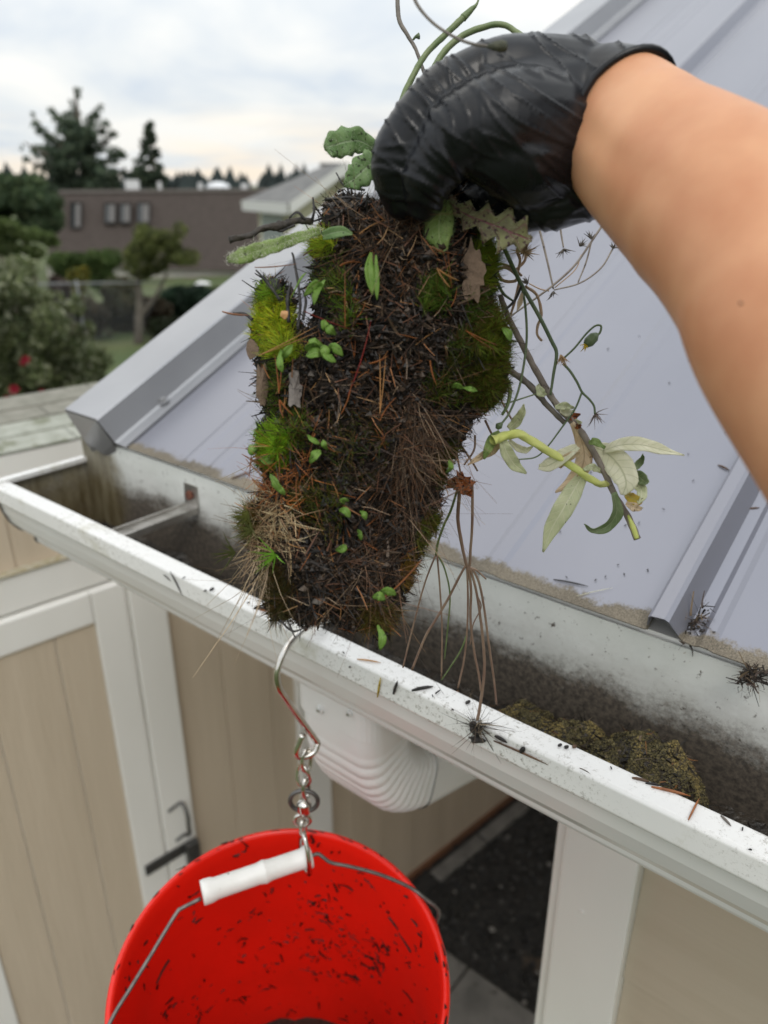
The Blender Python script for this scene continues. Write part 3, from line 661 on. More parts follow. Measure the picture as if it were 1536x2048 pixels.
# radii must follow the stations exactly
T = (g1 - g0).normalized(); u_ = T.orthogonal().normalized(); b_ = T.cross(u_); vs = []
for p_, r_ in zip(gp, gr_):
    for k in range(24): a = 2 * math.pi * k / 24; vs.append(p_ + (u_ * math.cos(a) + b_ * math.sin(a)) * r_)
mesh('grip', vs, fs, M['grip'], buck, smooth=True)
# crumbs stuck to the bucket wall
n = 1500
t = NR.uniform(0, 6.283, n * 5); h = NR.uniform(-.35, -.01, n * 5)
keep = [noise.noise(Vector((a * 5, b * 34, 2))) * .6 + .4 * NR.normal(0, .35) > .16 - .42 * math.exp(-((a - 5.1) / .5) ** 2 - ((b + .17) / .08) ** 2) + .12 for a, b in zip(t, h)]
t, h = t[keep][:n], h[keep][:n]; n = len(t)
r = .1438 + (h + .02) * (.1435 - .132) / .34 - .0008
bu, bw, bn, bc = (np.array(q) for q in (BU, BW, BN, BC))
rd = np.cos(t)[:, None] * bu + np.sin(t)[:, None] * bw; tg = -np.sin(t)[:, None] * bu + np.cos(t)[:, None] * bw
P = bc + rd * r[:, None] + bn * h[:, None]; a = NR.uniform(0, 6.28, n)
sz = NR.choice([.002, .004, .008, .015], n, p=[.40, .28, .20, .12]) * NR.uniform(.6, 1.3, n)
fibmesh('dirt_crumbs', P, tg * np.cos(a)[:, None] + bn * np.sin(a)[:, None], sz, np.minimum(sz * .35, NR.uniform(.0005, .0016, n)), NR.normal(0, .2, (n, 3)) - rd * .03,
        pick([(.008, .006, .005), (.016, .008, .006)], n), M['fib'], None, sides=4, seg=3, taper=.5)
tag(bpy.data.objects['dirt_crumbs'], 'black crumbs of dirt and needles stuck inside the red bucket', 'dirt')
n = 34
t = NR.uniform(3.2, 7.0, n); rd = np.cos(t)[:, None] * bu + np.sin(t)[:, None] * bw; tg = -np.sin(t)[:, None] * bu + np.cos(t)[:, None] * bw
P = bc + rd * NR.uniform(.146, .1505, n)[:, None] + bn * .0012
fibmesh('dirt_crumbs', P, tg, NR.uniform(.002, .010, n), NR.uniform(.0005, .0015, n), NR.normal(0, .15, (n, 3)), pick([(.012, .008, .006), (.03, .015, .01)], n), M['fib'], None, sides=4, seg=3, taper=.5)
tag(bpy.data.objects['dirt_crumbs.001'], 'black crumbs of dirt lying on the rim of the red bucket', 'dirt')
# ------------------------------------------------------------------ hook and chain
X0 = -.406
hk = empty('hanging_hook', Vector((X0, .413, -.36)), 'shiny steel hook and short swivel chain over the gutter edge', 'hook')
def hx_(x, y): return onplane(x, y, (1, 0, 0), X0)
hpts = [hx_(x, y) for x, y in ((722, 1305), (716, 1285), (700, 1268), (672, 1255), (640, 1251), (609, 1263), (583, 1282), (565, 1310), (554, 1346), (558, 1375), (571, 1396), (596, 1432))]
hpts = [Vector((p_.x, p_.y, p_.z + (.0025 if i in (3, 4, 5) else 0))) for i, p_ in enumerate(hpts)]
hpts += [at(632, 1480, .700), at(634, 1491, .702), at(626, 1506, .701), at(606, 1514, .698), at(595, 1511, .694), at(594, 1498, .690), at(606, 1469, .686)]
tube('hook', hpts, .0029, M['steel'], hk, seg=14, sub=7)
def ring(name, c, ax1, ax2, r1, r2, wr, m, par, tw=0):
    nrm = ax1.cross(ax2).normalized()
    P = [c + ax1 * (r1 * math.cos(2 * math.pi * k / 36)) + ax2 * (r2 * math.sin(2 * math.pi * k / 36)) + nrm * tw * math.sin(4 * math.pi * k / 36) for k in range(36)]
    vs = []; fs = []
    for i in range(36):
        Tn = (P[(i + 1) % 36] - P[i - 1]).normalized(); a_ = (nrm - Tn * nrm.dot(Tn)).normalized(); b__ = Tn.cross(a_)
        for k in range(10): q = 2 * math.pi * k / 10; vs.append(P[i] + (a_ * math.cos(q) + b__ * math.sin(q)) * wr)
    for i in range(36):
        for k in range(10): fs.append((i * 10 + k, i * 10 + (k + 1) % 10, ((i + 1) % 36) * 10 + (k + 1) % 10, ((i + 1) % 36) * 10 + k))
    return mesh(name, vs, fs, m, par, smooth=True)
vR, vU, vF = Vector(RT), Vector((0, 0, 1)), Vector((FW[0], FW[1], 0)).normalized()
def rot(a): return vR * math.cos(a) + vF * math.sin(a)
ring('link', at(613, 1521, .701), rot(.9), vU, .0058, .0125, .0020, M['steel'], hk)
ring('link', at(607, 1551, .707), rot(-.35), vU, .0062, .0125, .0020, M['steel'], hk, .0015)
ring('link', at(612, 1577, .712), rot(1.15), vU, .0052, .0115, .0020, M['steel'], hk)
ring('split_ring', at(608, 1602, .717), rot(0), vU, .0130, .0125, .0022, M['steeldull'], hk)
sw = tube('swivel', [at(608, 1598, .719), at(608, 1606, .720), at(608, 1622, .722), at(607, 1632, .724)], [.0035, .0072, .0062, .003], M['steel'], hk, seg=16, sub=5)
ring('eye', at(605, 1640, .7245), rot(.1), vU, .0072, .0068, .0021, M['steel'], hk)
ring('snap_loop', at(606, 1658, .7265), rot(1.2), vU, .0045, .0105, .0020, M['steel'], hk)
gc = g0.lerp(g1, .945)
du = vU; df = (vF - T * vF.dot(T)).normalized()
cp = [at(606, 1668, .7265), gc + du * .030 - df * .002, gc + du * .020 - df * .010, gc - df * .0140 + du * .004, gc - df * .0125 - du * .008, gc - du * .0140, gc + df * .0120 - du * .008, gc + df * .0135 + du * .004, gc + df * .008 + du * .020, gc + du * .029]
tube('snap_hook', cp, .0023, M['steel'], hk, seg=12, sub=6)
# ------------------------------------------------------------------ the lump of muck held up by the hand
CD = .425
poly = [(648, 405), (672, 388), (700, 384), (730, 392), (762, 398), (800, 380), (840, 345), (865, 352), (885, 395), (930, 420), (968, 468), (993, 505), (985, 560), (990, 610), (1012, 652), (1018, 720), (1012, 780), (985, 815), (955, 835), (935, 872), (915, 905),
        (893, 950), (882, 1000), (876, 1055), (850, 1090), (833, 1130), (822, 1170), (806, 1205), (790, 1245), (760, 1285), (742, 1262), (700, 1268), (655, 1240), (610, 1258), (575, 1240), (540, 1243), (528, 1210), (540, 1180), (520, 1150), (500, 1120), (495, 1085), (488, 1040), (515, 1000), (525, 950),
        (508, 905), (515, 860), (528, 830), (515, 790), (518, 740), (508, 700), (505, 650), (516, 625), (508, 585), (520, 560), (548, 552), (570, 560), (590, 590), (594, 640), (612, 655), (626, 640), (622, 590), (618, 560), (626, 515), (618, 480), (640, 450)]
PX = np.array([p_[0] for p_ in poly], float); PY = np.array([p_[1] for p_ in poly], float)
def inside_dist(x, y):
    x = np.asarray(x, float); y = np.asarray(y, float); ins = np.zeros(x.shape, bool); dm = np.full(x.shape, 1e9)
    n_ = len(PX)
    for i in range(n_):
        x0, y0, x1, y1 = PX[i], PY[i], PX[(i + 1) % n_], PY[(i + 1) % n_]
        cnd = ((y0 > y) != (y1 > y)) & (x < (x1 - x0) * (y - y0) / ((y1 - y0) if y1 != y0 else 1e-9) + x0); ins ^= cnd
        dx, dy = x1 - x0, y1 - y0; t_ = np.clip(((x - x0) * dx + (y - y0) * dy) / (dx * dx + dy * dy), 0, 1)
        dm = np.minimum(dm, np.hypot(x - x0 - t_ * dx, y - y0 - t_ * dy))
    return ins, dm
GX, GY = np.arange(484, 1030, 6.0), np.arange(336, 1296, 6.0)
gx, gy = np.meshgrid(GX, GY); jx = gx + NR.uniform(-2, 2, gx.shape); jy = gy + NR.uniform(-2, 2, gy.shape)
ins, dm = inside_dist(jx, jy)
def lump(x, y):
    p_ = Vector((x * .012, y * .012, 1.3)); q = Vector((x * .05, y * .05, 4.1))
    return .0080 * fbm(p_, 3) + .0050 * fbm(q, 4)
ln_ = np.vectorize(lump)(jx, jy)
hh = .026 * (1 - np.exp(-dm / 34)) + ln_ * np.minimum(1, dm / 18)
# the concave rooty face at lower right lies deeper
hh -= .012 * np.exp(-(((jx - 850) * .8 + (jy - 900) * .35) / 60) ** 2) * (jy > 700) * np.minimum(1, dm / 25)
idx = -np.ones(gx.shape, int); vs = []
def addv(i, j, front):
    d = CD - hh[i, j] if front else CD + .012 + .8 * .026 * (1 - math.exp(-dm[i, j] / 34)) - ln_[i, j] * .4
    return at(jx[i, j], jy[i, j], d)
cnt = 0; fr = {}; bk = {}
for i in range(gx.shape[0]):
    for j in range(gx.shape[1]):
        if ins[i, j]: fr[(i, j)] = len(vs); vs.append(addv(i, j, True)); bk[(i, j)] = len(vs); vs.append(addv(i, j, False))
fs = []; edge = {}
for (i, j) in fr:
    q = [(i, j), (i, j + 1), (i + 1, j + 1), (i + 1, j)]
    if all(k in fr for k in q):
        fs.append(tuple(fr[k] for k in q[::-1])); fs.append(tuple(bk[k] for k in q))
        for a_, b__ in zip(q, q[1:] + q[:1]): edge[(a_, b__)] = 1
for (a_, b__) in edge:
    if (b__, a_) not in edge: fs.append((fr[a_], fr[b__], bk[b__], bk[a_]))
clod = empty('soil_clod', at(700, 1240, CD), 'thick slab of dark soil, moss and needles held up by the gloved hand', 'soil clod')
mesh('soil_core', vs, fs, M['soil'], clod, smooth=True)
def surf(n, pred=None, back=0.25):
    """random points on the front of the clod -> px, py, depth"""
    X = np.empty(0); Y = np.empty(0)
    while len(X) < n:
        x = NR.uniform(484, 1030, n * 3); y = NR.uniform(336, 1296, n * 3); i_, d_ = inside_dist(x, y)
        k = i_
        if pred is not None: k &= pred(x, y)
        X = np.append(X, x[k]); Y = np.append(Y, y[k])
    X, Y = X[:n], Y[:n]
    ii = np.clip(np.round((Y - GY[0]) / 6).astype(int), 0, len(GY) - 1); jj = np.clip(np.round((X - GX[0]) / 6).astype(int), 0, len(GX) - 1)
    return X, Y, CD - hh[ii, jj], (ii, jj)
def dirs(n, out=.25, outs=.2, ang=None, spread=3.2):
    a = NR.uniform(0, 6.283, n) if ang is None else NR.normal(ang, spread, n)
    o_ = NR.normal(out, outs, n)
    return np.cos(a)[:, None] * RT + np.sin(a)[:, None] * UP - o_[:, None] * FW
gxn, gyn = np.gradient(hh, 6.0, axis=1), np.gradient(hh, 6.0, axis=0)
def nrm_(ij):
    s_ = 1530 / CD
    v = -FW[None] - (gxn[ij] * s_)[:, None] * RT[None] + (gyn[ij] * s_)[:, None] * UP[None]
    return v / np.linalg.norm(v, axis=1, keepdims=True)
# black and brown sticks, the body of the texture
n = 15000
x, y, d, ij = surf(n)
P = atv(x, y, d + .0008)
rooty = np.exp(-(((x - 850) * .8 + (y - 900) * .35) / 60) ** 2) * (y > 700)
col = pick([(.008, .007, .006), (.020, .015, .012), (.045, .032, .024), (.11, .075, .05), (.25, .18, .12)], n, [.42, .30, .17, .08, .03])
dmx = dm[ij]; ef = np.clip(.25 + dmx / 40, .25, 1)
fibmesh('rotted_sticks', P - dirs(n) * .002, dirs(n, .18, .22), NR.uniform(.003, .014, n) * ef, NR.choice([.00015, .0003, .0006, .0010], n, p=[.3, .4, .24, .06]), NR.normal(0, .28, (n, 3)), col, M['wet'], clod, taper=.45)
n2_ = 650
x, y, d, ij = surf(n2_)
fibmesh('brown_needles', atv(x, y, d - .0015) , dirs(n2_, .1, .15), NR.uniform(.006, .016, n2_) * np.clip(.3 + dm[ij] / 40, .3, 1), NR.uniform(.0003, .00055, n2_), NR.normal(0, .12, (n2_, 3)), pick([(.13, .06, .035), (.26, .11, .04), (.06, .038, .03), (.36, .22, .11)], n2_, [.4, .25, .25, .1]), M['fib'], clod, taper=.4)
# clumps of mud as small crumbs
n = 9000
x, y, d, ij = surf(n); v, f, c = blobs(n, atv(x, y, d - NR.uniform(-.0005, .002, n)), NR.uniform(.0004, .0022, n) , pick([(.010, .008, .007), (.03, .021, .015), (.055, .038, .027), (.09, .07, .055)], n, [.45, .33, .17, .05]), .9)
tag(mesh('crumbs', v, f, attr_mat('crumb', .4, 0, .25), clod, col=c), kind='stuff')
# fine root hairs
def near(cx_, cy_, rx, ry, a=0):
    c, s = math.cos(a), math.sin(a)
    return lambda x, y: (((x - cx_) * c + (y - cy_) * s) / rx) ** 2 + ((-(x - cx_) * s + (y - cy_) * c) / ry) ** 2 < 1 + .35 * np.sin(x * .13 + y * .09) * np.cos(y * .11 - x * .05)
for k, (cx_, cy_, rx, ry, a_, n, dr) in enumerate(((826, 880, 34, 105, .12, 800, -1.75), (775, 1090, 46, 110, .1, 300, -1.8), (855, 900, 28, 90, .1, 240, -2.1), (800, 470, 90, 70, 0, 420, None), (700, 1180, 90, 60, 0, 220, None))):
    x, y, d, ij = surf(n, near(cx_, cy_, rx, ry, a_))
    fibmesh('root_hairs', atv(x, y, d - .001), dirs(n, .12, .15, dr, .75), NR.uniform(.006, .024, n) * np.clip(.3 + dm[ij] / 40, .3, 1), NR.uniform(.00008, .0002, n), NR.normal(0, .8, (n, 3)),
            pick([(.15, .08, .045), (.085, .05, .03), (.32, .23, .15), (.04, .028, .02)], n, [.3, .32, .10, .28]), M['fib'], clod, seg=4, taper=.6)
# long stray hairs over the silhouette
n = 170
x, y, d, ij = surf(n, lambda x, y: inside_dist(x, y)[1] < 22)
cx0, cy0 = 760, 820
o_ = np.stack([x - cx0, y - cy0], 1); o_ /= np.linalg.norm(o_, axis=1, keepdims=True)
dd = o_[:, 0:1] * RT - o_[:, 1:2] * UP + NR.normal(0, .5, (n, 3))
fibmesh('stray_fibres', atv(x, y, d + .006), dd, NR.uniform(.003, .010, n), NR.uniform(.0001, .0003, n), NR.normal(0, .9, (n, 3)),
        pick([(.03, .02, .015), (.16, .10, .06), (.40, .34, .25), (.33, .14, .05)], n, [.5, .2, .15, .15]), M['fib'], clod, seg=4, taper=.4)
# moss cushions
MOSS = [(545, 650, 40, 52, 0, 4200, (.32, .46, .03), .0042, 'b'), (562, 700, 42, 24, .3, 1600, (.24, .38, .03), .0045, 'b'), (536, 590, 20, 22, 0, 600, (.18, .34, .03), .004, 'b'), (546, 895, 36, 52, 0, 3800, (.16, .34, .02), .0034, 'c'),
        (640, 490, 28, 24, 0, 900, (.28, .44, .04), .005, 'b'), (985, 690, 40, 70, 0, 4600, (.085, .14, .014), .0048, 'd'), (978, 790, 36, 40, 0, 2200, (.06, .10, .012), .005, 'd'), (975, 515, 26, 66, 0, 2600, (.15, .25, .025), .005, 'b'), (940, 720, 50, 70, 0, 1300, (.045, .075, .012), .0045, 'd'), (610, 1000, 40, 50, 0, 400, (.06, .08, .015), .004, 'd'), (900, 940, 30, 60, 0, 700, (.05, .08, .012), .0045, 'd'), (700, 900, 90, 90, 0, 500, (.04, .06, .012), .004, 'd'), (590, 860, 30, 60, 0, 500, (.07, .13, .015), .004, 'd'),
        (870, 590, 32, 42, 0, 900, (.07, .15, .02), .005, 'd'), (960, 620, 30, 40, 0, 600, (.06, .12, .02), .005, 'd'), (500, 1050, 26, 36, 0, 900, (.10, .11, .025), .007, 'd'), (560, 1190, 26, 60, 0, 1500, (.045, .05, .014), .006, 'd'),
        (770, 1240, 50, 28, 0, 700, (.09, .09, .02), .006, 'd'), (655, 560, 40, 60, 0, 500, (.08, .16, .02), .004, 'd'), (860, 1075, 26, 50, .3, 700, (.09, .13, .02), .005, 'd'), (820, 1150, 18, 40, 0, 400, (.13, .10, .02), .005, 'd'),
        (690, 620, 30, 50, 0, 300, (.07, .15, .015), .004, 'd'), (900, 780, 60, 40, 0, 600, (.05, .09, .012), .005, 'd'), (650, 1020, 50, 60, 0, 300, (.05, .08, .012), .004, 'd'), (545, 780, 20, 60, 0, 500, (.07, .15, .02), .004, 'd')]
for (cx_, cy_, rx, ry, a_, n, c0, hgt, kd) in MOSS:
    x, y, d, ij = surf(n, near(cx_, cy_, rx, ry, a_))
    rr = np.clip(1 - (((x - cx_) / rx) ** 2 + ((y - cy_) / ry) ** 2), 0, 1)
    nn = nrm_(ij); dd = nn + NR.normal(0, .32, (n, 3)) + UP[None] * .35
    base = atv(x, y, d - .006 * np.sqrt(rr))
    col = np.array(c0)[None] * NR.uniform(.7, 1.9, (n, 1)) * np.array([[1.3, 1, 1]]); col[:, 0] *= NR.uniform(.7, 1.25, n)
    br = NR.random(n) < (.06 if kd != 'd' else .22); col[br] = np.array([.16, .09, .03]) * NR.uniform(.5, 1.2, (br.sum(), 1))
    fibmesh('moss_cushion', base - nn * .003, dd, hgt * NR.uniform(.7, 1.5, n) + .002, NR.uniform(.00018, .00034, n), NR.normal(0, .25, (n, 3)), col, M['moss'], clod, taper=.1)
# straw coloured tuft at lower left and pale roots
for (cx_, cy_, rx, ry, n, dr, sp, cols, l0, l1) in ((545, 1050, 45, 60, 330, -2.3, 1.3, [(.36, .25, .13), (.22, .14, .08), (.50, .40, .24)], .006, .017), (525, 1120, 20, 50, 60, -1.8, .4, [(.50, .38, .25), (.38, .28, .18)], .012, .030), (570, 950, 60, 60, 120, None, 0, [(.42, .15, .04), (.30, .11, .04)], .008, .018)):
    x, y, d, ij = surf(n, near(cx_, cy_, rx, ry))
    fibmesh('straw', atv(x, y, d - .003), dirs(n, .4, .35, dr, sp), NR.uniform(l0, l1, n), NR.uniform(.00015, .0004, n), NR.normal(0, .6, (n, 3)), pick(cols, n), M['fib'], clod, seg=3, taper=.3)
# dry needles as single pieces
NM_ = []
def needle_mesh(ln, r, curve, m, twin=False):
    vs, fs = [], []
    for q in ((-.12, .12) if twin else (0,)):
        P = [Vector((t * ln, curve * ln * t * t + q * ln * t, 0)) for t in (0, .2, .45, .7, .9, 1)]
        v_, f_ = tube_geo(P, [r * .8, r, r * 1.05, r, r * .6, r * .15], 4, True, ry=.55); f_ = [tuple(i + len(vs) for i in a) for a in f_]; vs += v_; fs += f_
    me = bpy.data.meshes.new('pine_needle'); me.from_pydata([tuple(v) for v in vs], [], fs); me.materials.append(m); return me
for m_ in ('needle', 'needle', 'needle2', 'needle3', 'needle3', 'needle4'):
    NM_.append((m_, [needle_mesh(.01, .00042, c_, M[m_]) for c_ in (-.25, 0, .15, .35)] + ([needle_mesh(.01, .00035, .1, M[m_], True)] if m_ != 'needle4' else [])))
def put_needle(x, y, d, ang, ln, kind=None, out=.1, par=None, wd=1.0, label=None, group=None, cat=None, name='pine_needle'):
    ms = R.choice([q for q in NM_ if kind is None and q[0] != 'needle4' or q[0] == kind])[1]
    o = bpy.data.objects.new(name, R.choice(ms)); COL.objects.link(o)
    ex = (Vector(RT) * math.cos(ang) + Vector(UP) * math.sin(ang) - Vector(FW) * out).normalized(); ez = (Vector(-FW) - ex * Vector(-FW).dot(ex)).normalized(); ey = ez.cross(ex)
    p_ = at(x, y, d) - ex * (ln * .5); s_ = ln / .01
    Mx = Matrix(((ex.x * s_, ey.x * wd, ez.x * wd, p_.x), (ex.y * s_, ey.y * wd, ez.y * wd, p_.y), (ex.z * s_, ey.z * wd, ez.z * wd, p_.z), (0, 0, 0, 1)))
    if par is not None:
        o.parent = par; o.matrix_parent_inverse = Matrix.Translation(par.location).inverted()
    o.matrix_basis = Mx
    if label: tag(o, label, cat, group)
    return o
n = 235
x, y, d, ij = surf(n)
for i in range(n):
    w_or = y[i] > 880 and x[i] < 660
    put_needle(x[i], y[i], d[i] - .0022, R.uniform(0, 3.14) if not w_or else R.gauss(-.9, .6), R.uniform(.008, .021), R.choice(['needle', 'needle', 'needle2', 'needle3', 'needle3']) if not w_or else R.choice(['needle', 'needle2', 'needle']), R.gauss(.12, .2), clod, wd=R.uniform(.8, 1.4))
n = 55
for i in range(n):                       # the orange brush at the left edge
    put_needle(R.gauss(560, 30), R.gauss(960, 30), CD - .018, R.gauss(-1.1, .45), R.uniform(.010, .022), R.choice(['needle', 'needle', 'needle2']), R.gauss(.25, .25), clod, wd=R.uniform(.9, 1.3))
NX_ = [(728, 718, 1.15, .040, 'needle4', 1.4), (654, 644, -.45, .026, 'needle4', 1.3), (765, 768, 1.48, .030, 'needle2', 1.3), (690, 598, 1.57, .030, 'needle', 1.2), (578, 686, .38, .034, 'needle2', 1.2), (888, 555, -.95, .012, 'needle2', 2.4), (695, 520, .65, .010, 'needle', 2.2), (552, 535, -.02, .022, 'needle', 1.3),
       (470, 632, -.35, .014, 'needle', 2.0), (805, 1170, .62, .032, 'needle', 1.5), (770, 815, 1.2, .014, 'needle', 1.4), (862, 746, -1.5, .013, 'needle', 1.6), (758, 725, .1, .010, 'needle', 2.0), (560, 748, 1.5, .020, 'needle', 1.6), (564, 818, -1.3, .010, 'needle', 2.2), (700, 800, 1.0, .018, 'needle', 1.3), (905, 990, .4, .03, 'needle3', 1.2), (960, 680, -.6, .018, 'needle', 1.2)]
for (px, py, an, ln, kd, wd) in NX_: put_needle(px, py, CD - .034, an, ln, kd, .05, clod, wd=wd)
# ------------------------------------------------------------------ leaves
def leaf(name, pts, hw, m, parent=None, fold=.25, lobes=None, curl=0.0, roll=0.0, nseg=26, cross=6, wave=0.0, seed=0, thick=.00025):
    """pts: world points along the midrib, hw: half widths in metres (interpolated)"""
    P = spline(pts, max(3, nseg // max(1, len(pts) - 1))); n_ = len(P)
    W_ = np.interp(np.linspace(0, 1, n_), np.linspace(0, 1, len(hw)), hw); vs = []; uv = []; fs = []
    for i, p_ in enumerate(P):
        Tn = (P[min(i + 1, n_ - 1)] - P[max(i - 1, 0)]).normalized(); vw = -p_.normalized(); sd_ = Tn.cross(vw)
        sd_ = sd_.normalized(); nr_ = sd_.cross(Tn).normalized()
        c_, s_ = math.cos(roll), math.sin(roll); sd_, nr_ = sd_ * c_ + nr_ * s_, nr_ * c_ - sd_ * s_
        t = i / (n_ - 1)
        for k in range(cross + 1):
            q = 2 * k / cross - 1; w0 = W_[i]
            if lobes: w0 *= lobes(t, 1 if q > 0 else -1)
            z = w0 * (fold * abs(q) - curl * q * q) + wave * math.sin(t * 19 + q * 1.5 + seed) * abs(q)
            vs.append(p_ + sd_ * q * w0 + nr_ * z); uv.append((k / cross, t))
    m1 = cross + 1
    for i in range(n_ - 1):
        for k in range(cross): fs.append((i * m1 + k, i * m1 + k + 1, (i + 1) * m1 + k + 1, (i + 1) * m1 + k))
    o = mesh(name, vs, fs, m, parent, True, uv=uv)
    s_ = o.modifiers.new('s', 'SOLIDIFY'); s_.thickness = thick; s_.offset = 0
    return o
def pl(pp): return [at(*p_) for p_ in pp]
M['lg'] = leaf_mat('fresh_green_leaf', (.13, .25, .035), (.19, .32, .06), (.26, .38, .12), spots=(.07, .12, .03), st=.62)
M['lgd'] = leaf_mat('hairy_green_leaf', (.20, .30, .08), (.28, .38, .12), (.34, .44, .18), spots=(.05, .06, .03), st=.64)
M['lgt'] = leaf_mat('matt_green_leaf', (.17, .29, .11), (.24, .36, .15), (.32, .42, .24), spots=(.05, .07, .03), st=.60)
M['lth'] = leaf_mat('purple_green_leaf', (.30, .31, .14), (.20, .17, .10), (.26, .10, .12), spots=(.09, .05, .05), st=.56, veins=5)
M['lcr'] = leaf_mat('cream_dry_leaf', (.86, .84, .66), (.76, .75, .54), (.62, .62, .42), spots=(.22, .17, .09), st=.70)
M['lpg'] = leaf_mat('pale_green_dry_leaf', (.68, .70, .46), (.56, .60, .36), (.80, .80, .60), spots=(.12, .10, .05), st=.68)
M['ltn'] = leaf_mat('tan_dry_leaf', (.66, .50, .32), (.76, .62, .43), (.52, .38, .24), spots=(.20, .12, .06), st=.66)
M['lcd'] = leaf_mat('curled_green_leaf', (.17, .24, .10), (.26, .32, .17), (.34, .40, .24))
M['lye'] = leaf_mat('yellowed_leaf', (.55, .42, .05), (.45, .30, .05), (.40, .40, .12), spots=(.20, .10, .03))
M['lor'] = leaf_mat('orange_rotten_leaf', (.40, .12, .03), (.25, .08, .02), (.18, .06, .02), spots=(.08, .03, .02), st=.55)
MM = .001
def hairs_on(o, n, ln, col, par):
    me = o.data; vv = np.empty(len(me.vertices) * 3); me.vertices.foreach_get('co', vv); vv = vv.reshape(-1, 3)
    i_ = NR.integers(0, len(vv), n); vw = -vv[i_] / np.linalg.norm(vv[i_], axis=1, keepdims=True)
    h_ = fibmesh('leaf_hair', vv[i_] + NR.normal(0, .0006, (n, 3)), vw * .6 + UP[None] * .6 + NR.normal(0, .6, (n, 3)), ln, .00007, NR.normal(0, .2, (n, 3)), np.tile(np.array(col), (n, 1)), M['fib'], par)
    return h_
def saw(a, f_, ph=0): return lambda t, s_: 1 - a * abs(((t * f_ + ph + (0 if s_ > 0 else .4)) % 1) - .5) * 2
D0 = CD - .03
l_ = leaf('leaf', pl([(640, 462, D0), (600, 474, D0 - .002), (560, 488, D0 - .004), (520, 500, D0 - .006), (485, 512, D0 - .008), (455, 520, D0 - .008)]), [2 * MM, 3 * MM, 3.6 * MM, 4.2 * MM, 4.4 * MM, 1.5 * MM], M['lgd'], clod, lobes=saw(.18, 7), wave=.0006, curl=.2)
l_['label'] = 'long hairy green leaf sticking out to the left'
hairs_on(l_, 700, .0022, (.75, .75, .65), clod)
l_ = leaf('leaf', pl([(752, 300, .412), (720, 282, .405), (690, 284, .402), (662, 292, .400), (648, 296, .400)]), [3 * MM, 7 * MM, 8 * MM, 7 * MM, 1 * MM], M['lgt'], clod, lobes=saw(.22, 5), wave=.0012, curl=.25); hairs_on(l_, 250, .0012, (.6, .65, .5), clod)
l_ = leaf('leaf', pl([(770, 310, .414), (745, 325, .405), (722, 345, .402), (705, 360, .401), (688, 370, .401)]), [3 * MM, 8 * MM, 8.5 * MM, 6.5 * MM, 1 * MM], M['lgt'], clod, lobes=saw(.25, 5, .3), wave=.0012, curl=.2); hairs_on(l_, 250, .0012, (.6, .65, .5), clod)
thl = lambda t, s_: .45 + .75 * (1 - abs(((t * 5.0 + (.0 if s_ > 0 else .35)) % 1) - .5) * 2) ** 1.3
l_ = leaf('leaf', pl([(893, 398, .405), (925, 425, .398), (960, 440, .392), (1000, 455, .388), (1035, 470, .385), (1064, 480, .386)]), [3 * MM, 6 * MM, 7.5 * MM, 10 * MM, 10 * MM, 1.5 * MM], M['lth'], clod, lobes=thl, wave=.0012, fold=.15, nseg=60); l_['label'] = 'spiky purple green leaf under the glove'
hairs_on(l_, 300, .0012, (.65, .6, .5), clod)
l_ = leaf('leaf', pl([(885, 395, .402), (880, 430, .396), (878, 470, .394), (888, 505, .396)]), [4 * MM, 7.5 * MM, 7 * MM, 2 * MM], M['lgd'], clod, curl=.4, wave=.001); hairs_on(l_, 420, .0016, (.3, .45, .2), clod)
leaf('leaf', pl([(645, 472, .396), (665, 466, .392), (685, 463, .391), (705, 468, .392)]), [2 * MM, 3 * MM, 2.6 * MM, .6 * MM], M['lgt'], clod)
SEED = [((648, 582), (633, 568), (608, 592), 3.0), ((650, 560), (636, 585), (628, 610), 3.2), ((655, 662), (650, 652), (650, 640), 3.2), ((672, 670), (660, 660), (652, 650), 3.0), ((640, 698), (625, 690), (610, 700), 3.8), ((645, 710), (632, 705), (612, 712), 4.0), ((655, 700), (668, 695), (686, 712), 3.2), ((650, 700), (655, 712), (672, 724), 3.4), ((640, 690), (650, 700), (650, 720), 3.4), ((644, 688), (630, 684), (618, 680), 3.0),
        ((565, 720), (572, 705), (585, 690), 2.6), ((562, 700), (560, 725), (565, 745), 2.4), ((742, 505), (738, 540), (745, 590), 3.2), ((752, 510), (752, 550), (754, 600), 2.2), ((500, 890), (505, 898), (515, 900), 4.2), ((520, 915), (535, 918), (552, 915), 4.4), ((620, 925), (630, 912), (640, 900), 3.4), ((615, 870), (625, 880), (640, 888), 2.2), ((540, 950), (550, 965), (560, 985), 3.6), ((556, 968), (562, 980), (570, 990), 2.4), ((655, 900), (648, 890), (646, 880), 2.0),
        ((678, 1020), (690, 1022), (700, 1035), 2.4), ((690, 1008), (685, 1000), (698, 1002), 2.2), ((720, 1022), (728, 1028), (732, 1040), 2.0), ((672, 1100), (684, 1098), (692, 1090), 2.4), ((715, 1060), (722, 1068), (722, 1080), 2.4), ((760, 1185), (775, 1183), (792, 1190), 3.4), ((745, 1195), (758, 1192), (770, 1200), 3.0), ((1005, 655), (1015, 665), (1022, 682), 3.4), ((905, 775), (915, 770), (925, 778), 2.2), ((925, 775), (940, 778), (955, 782), 1.6), ((755, 1250), (765, 1275), (760, 1300), 2.6), ((893, 945), (900, 935), (898, 920), 2.4), ((580, 600), (600, 560), (612, 545), .8)]
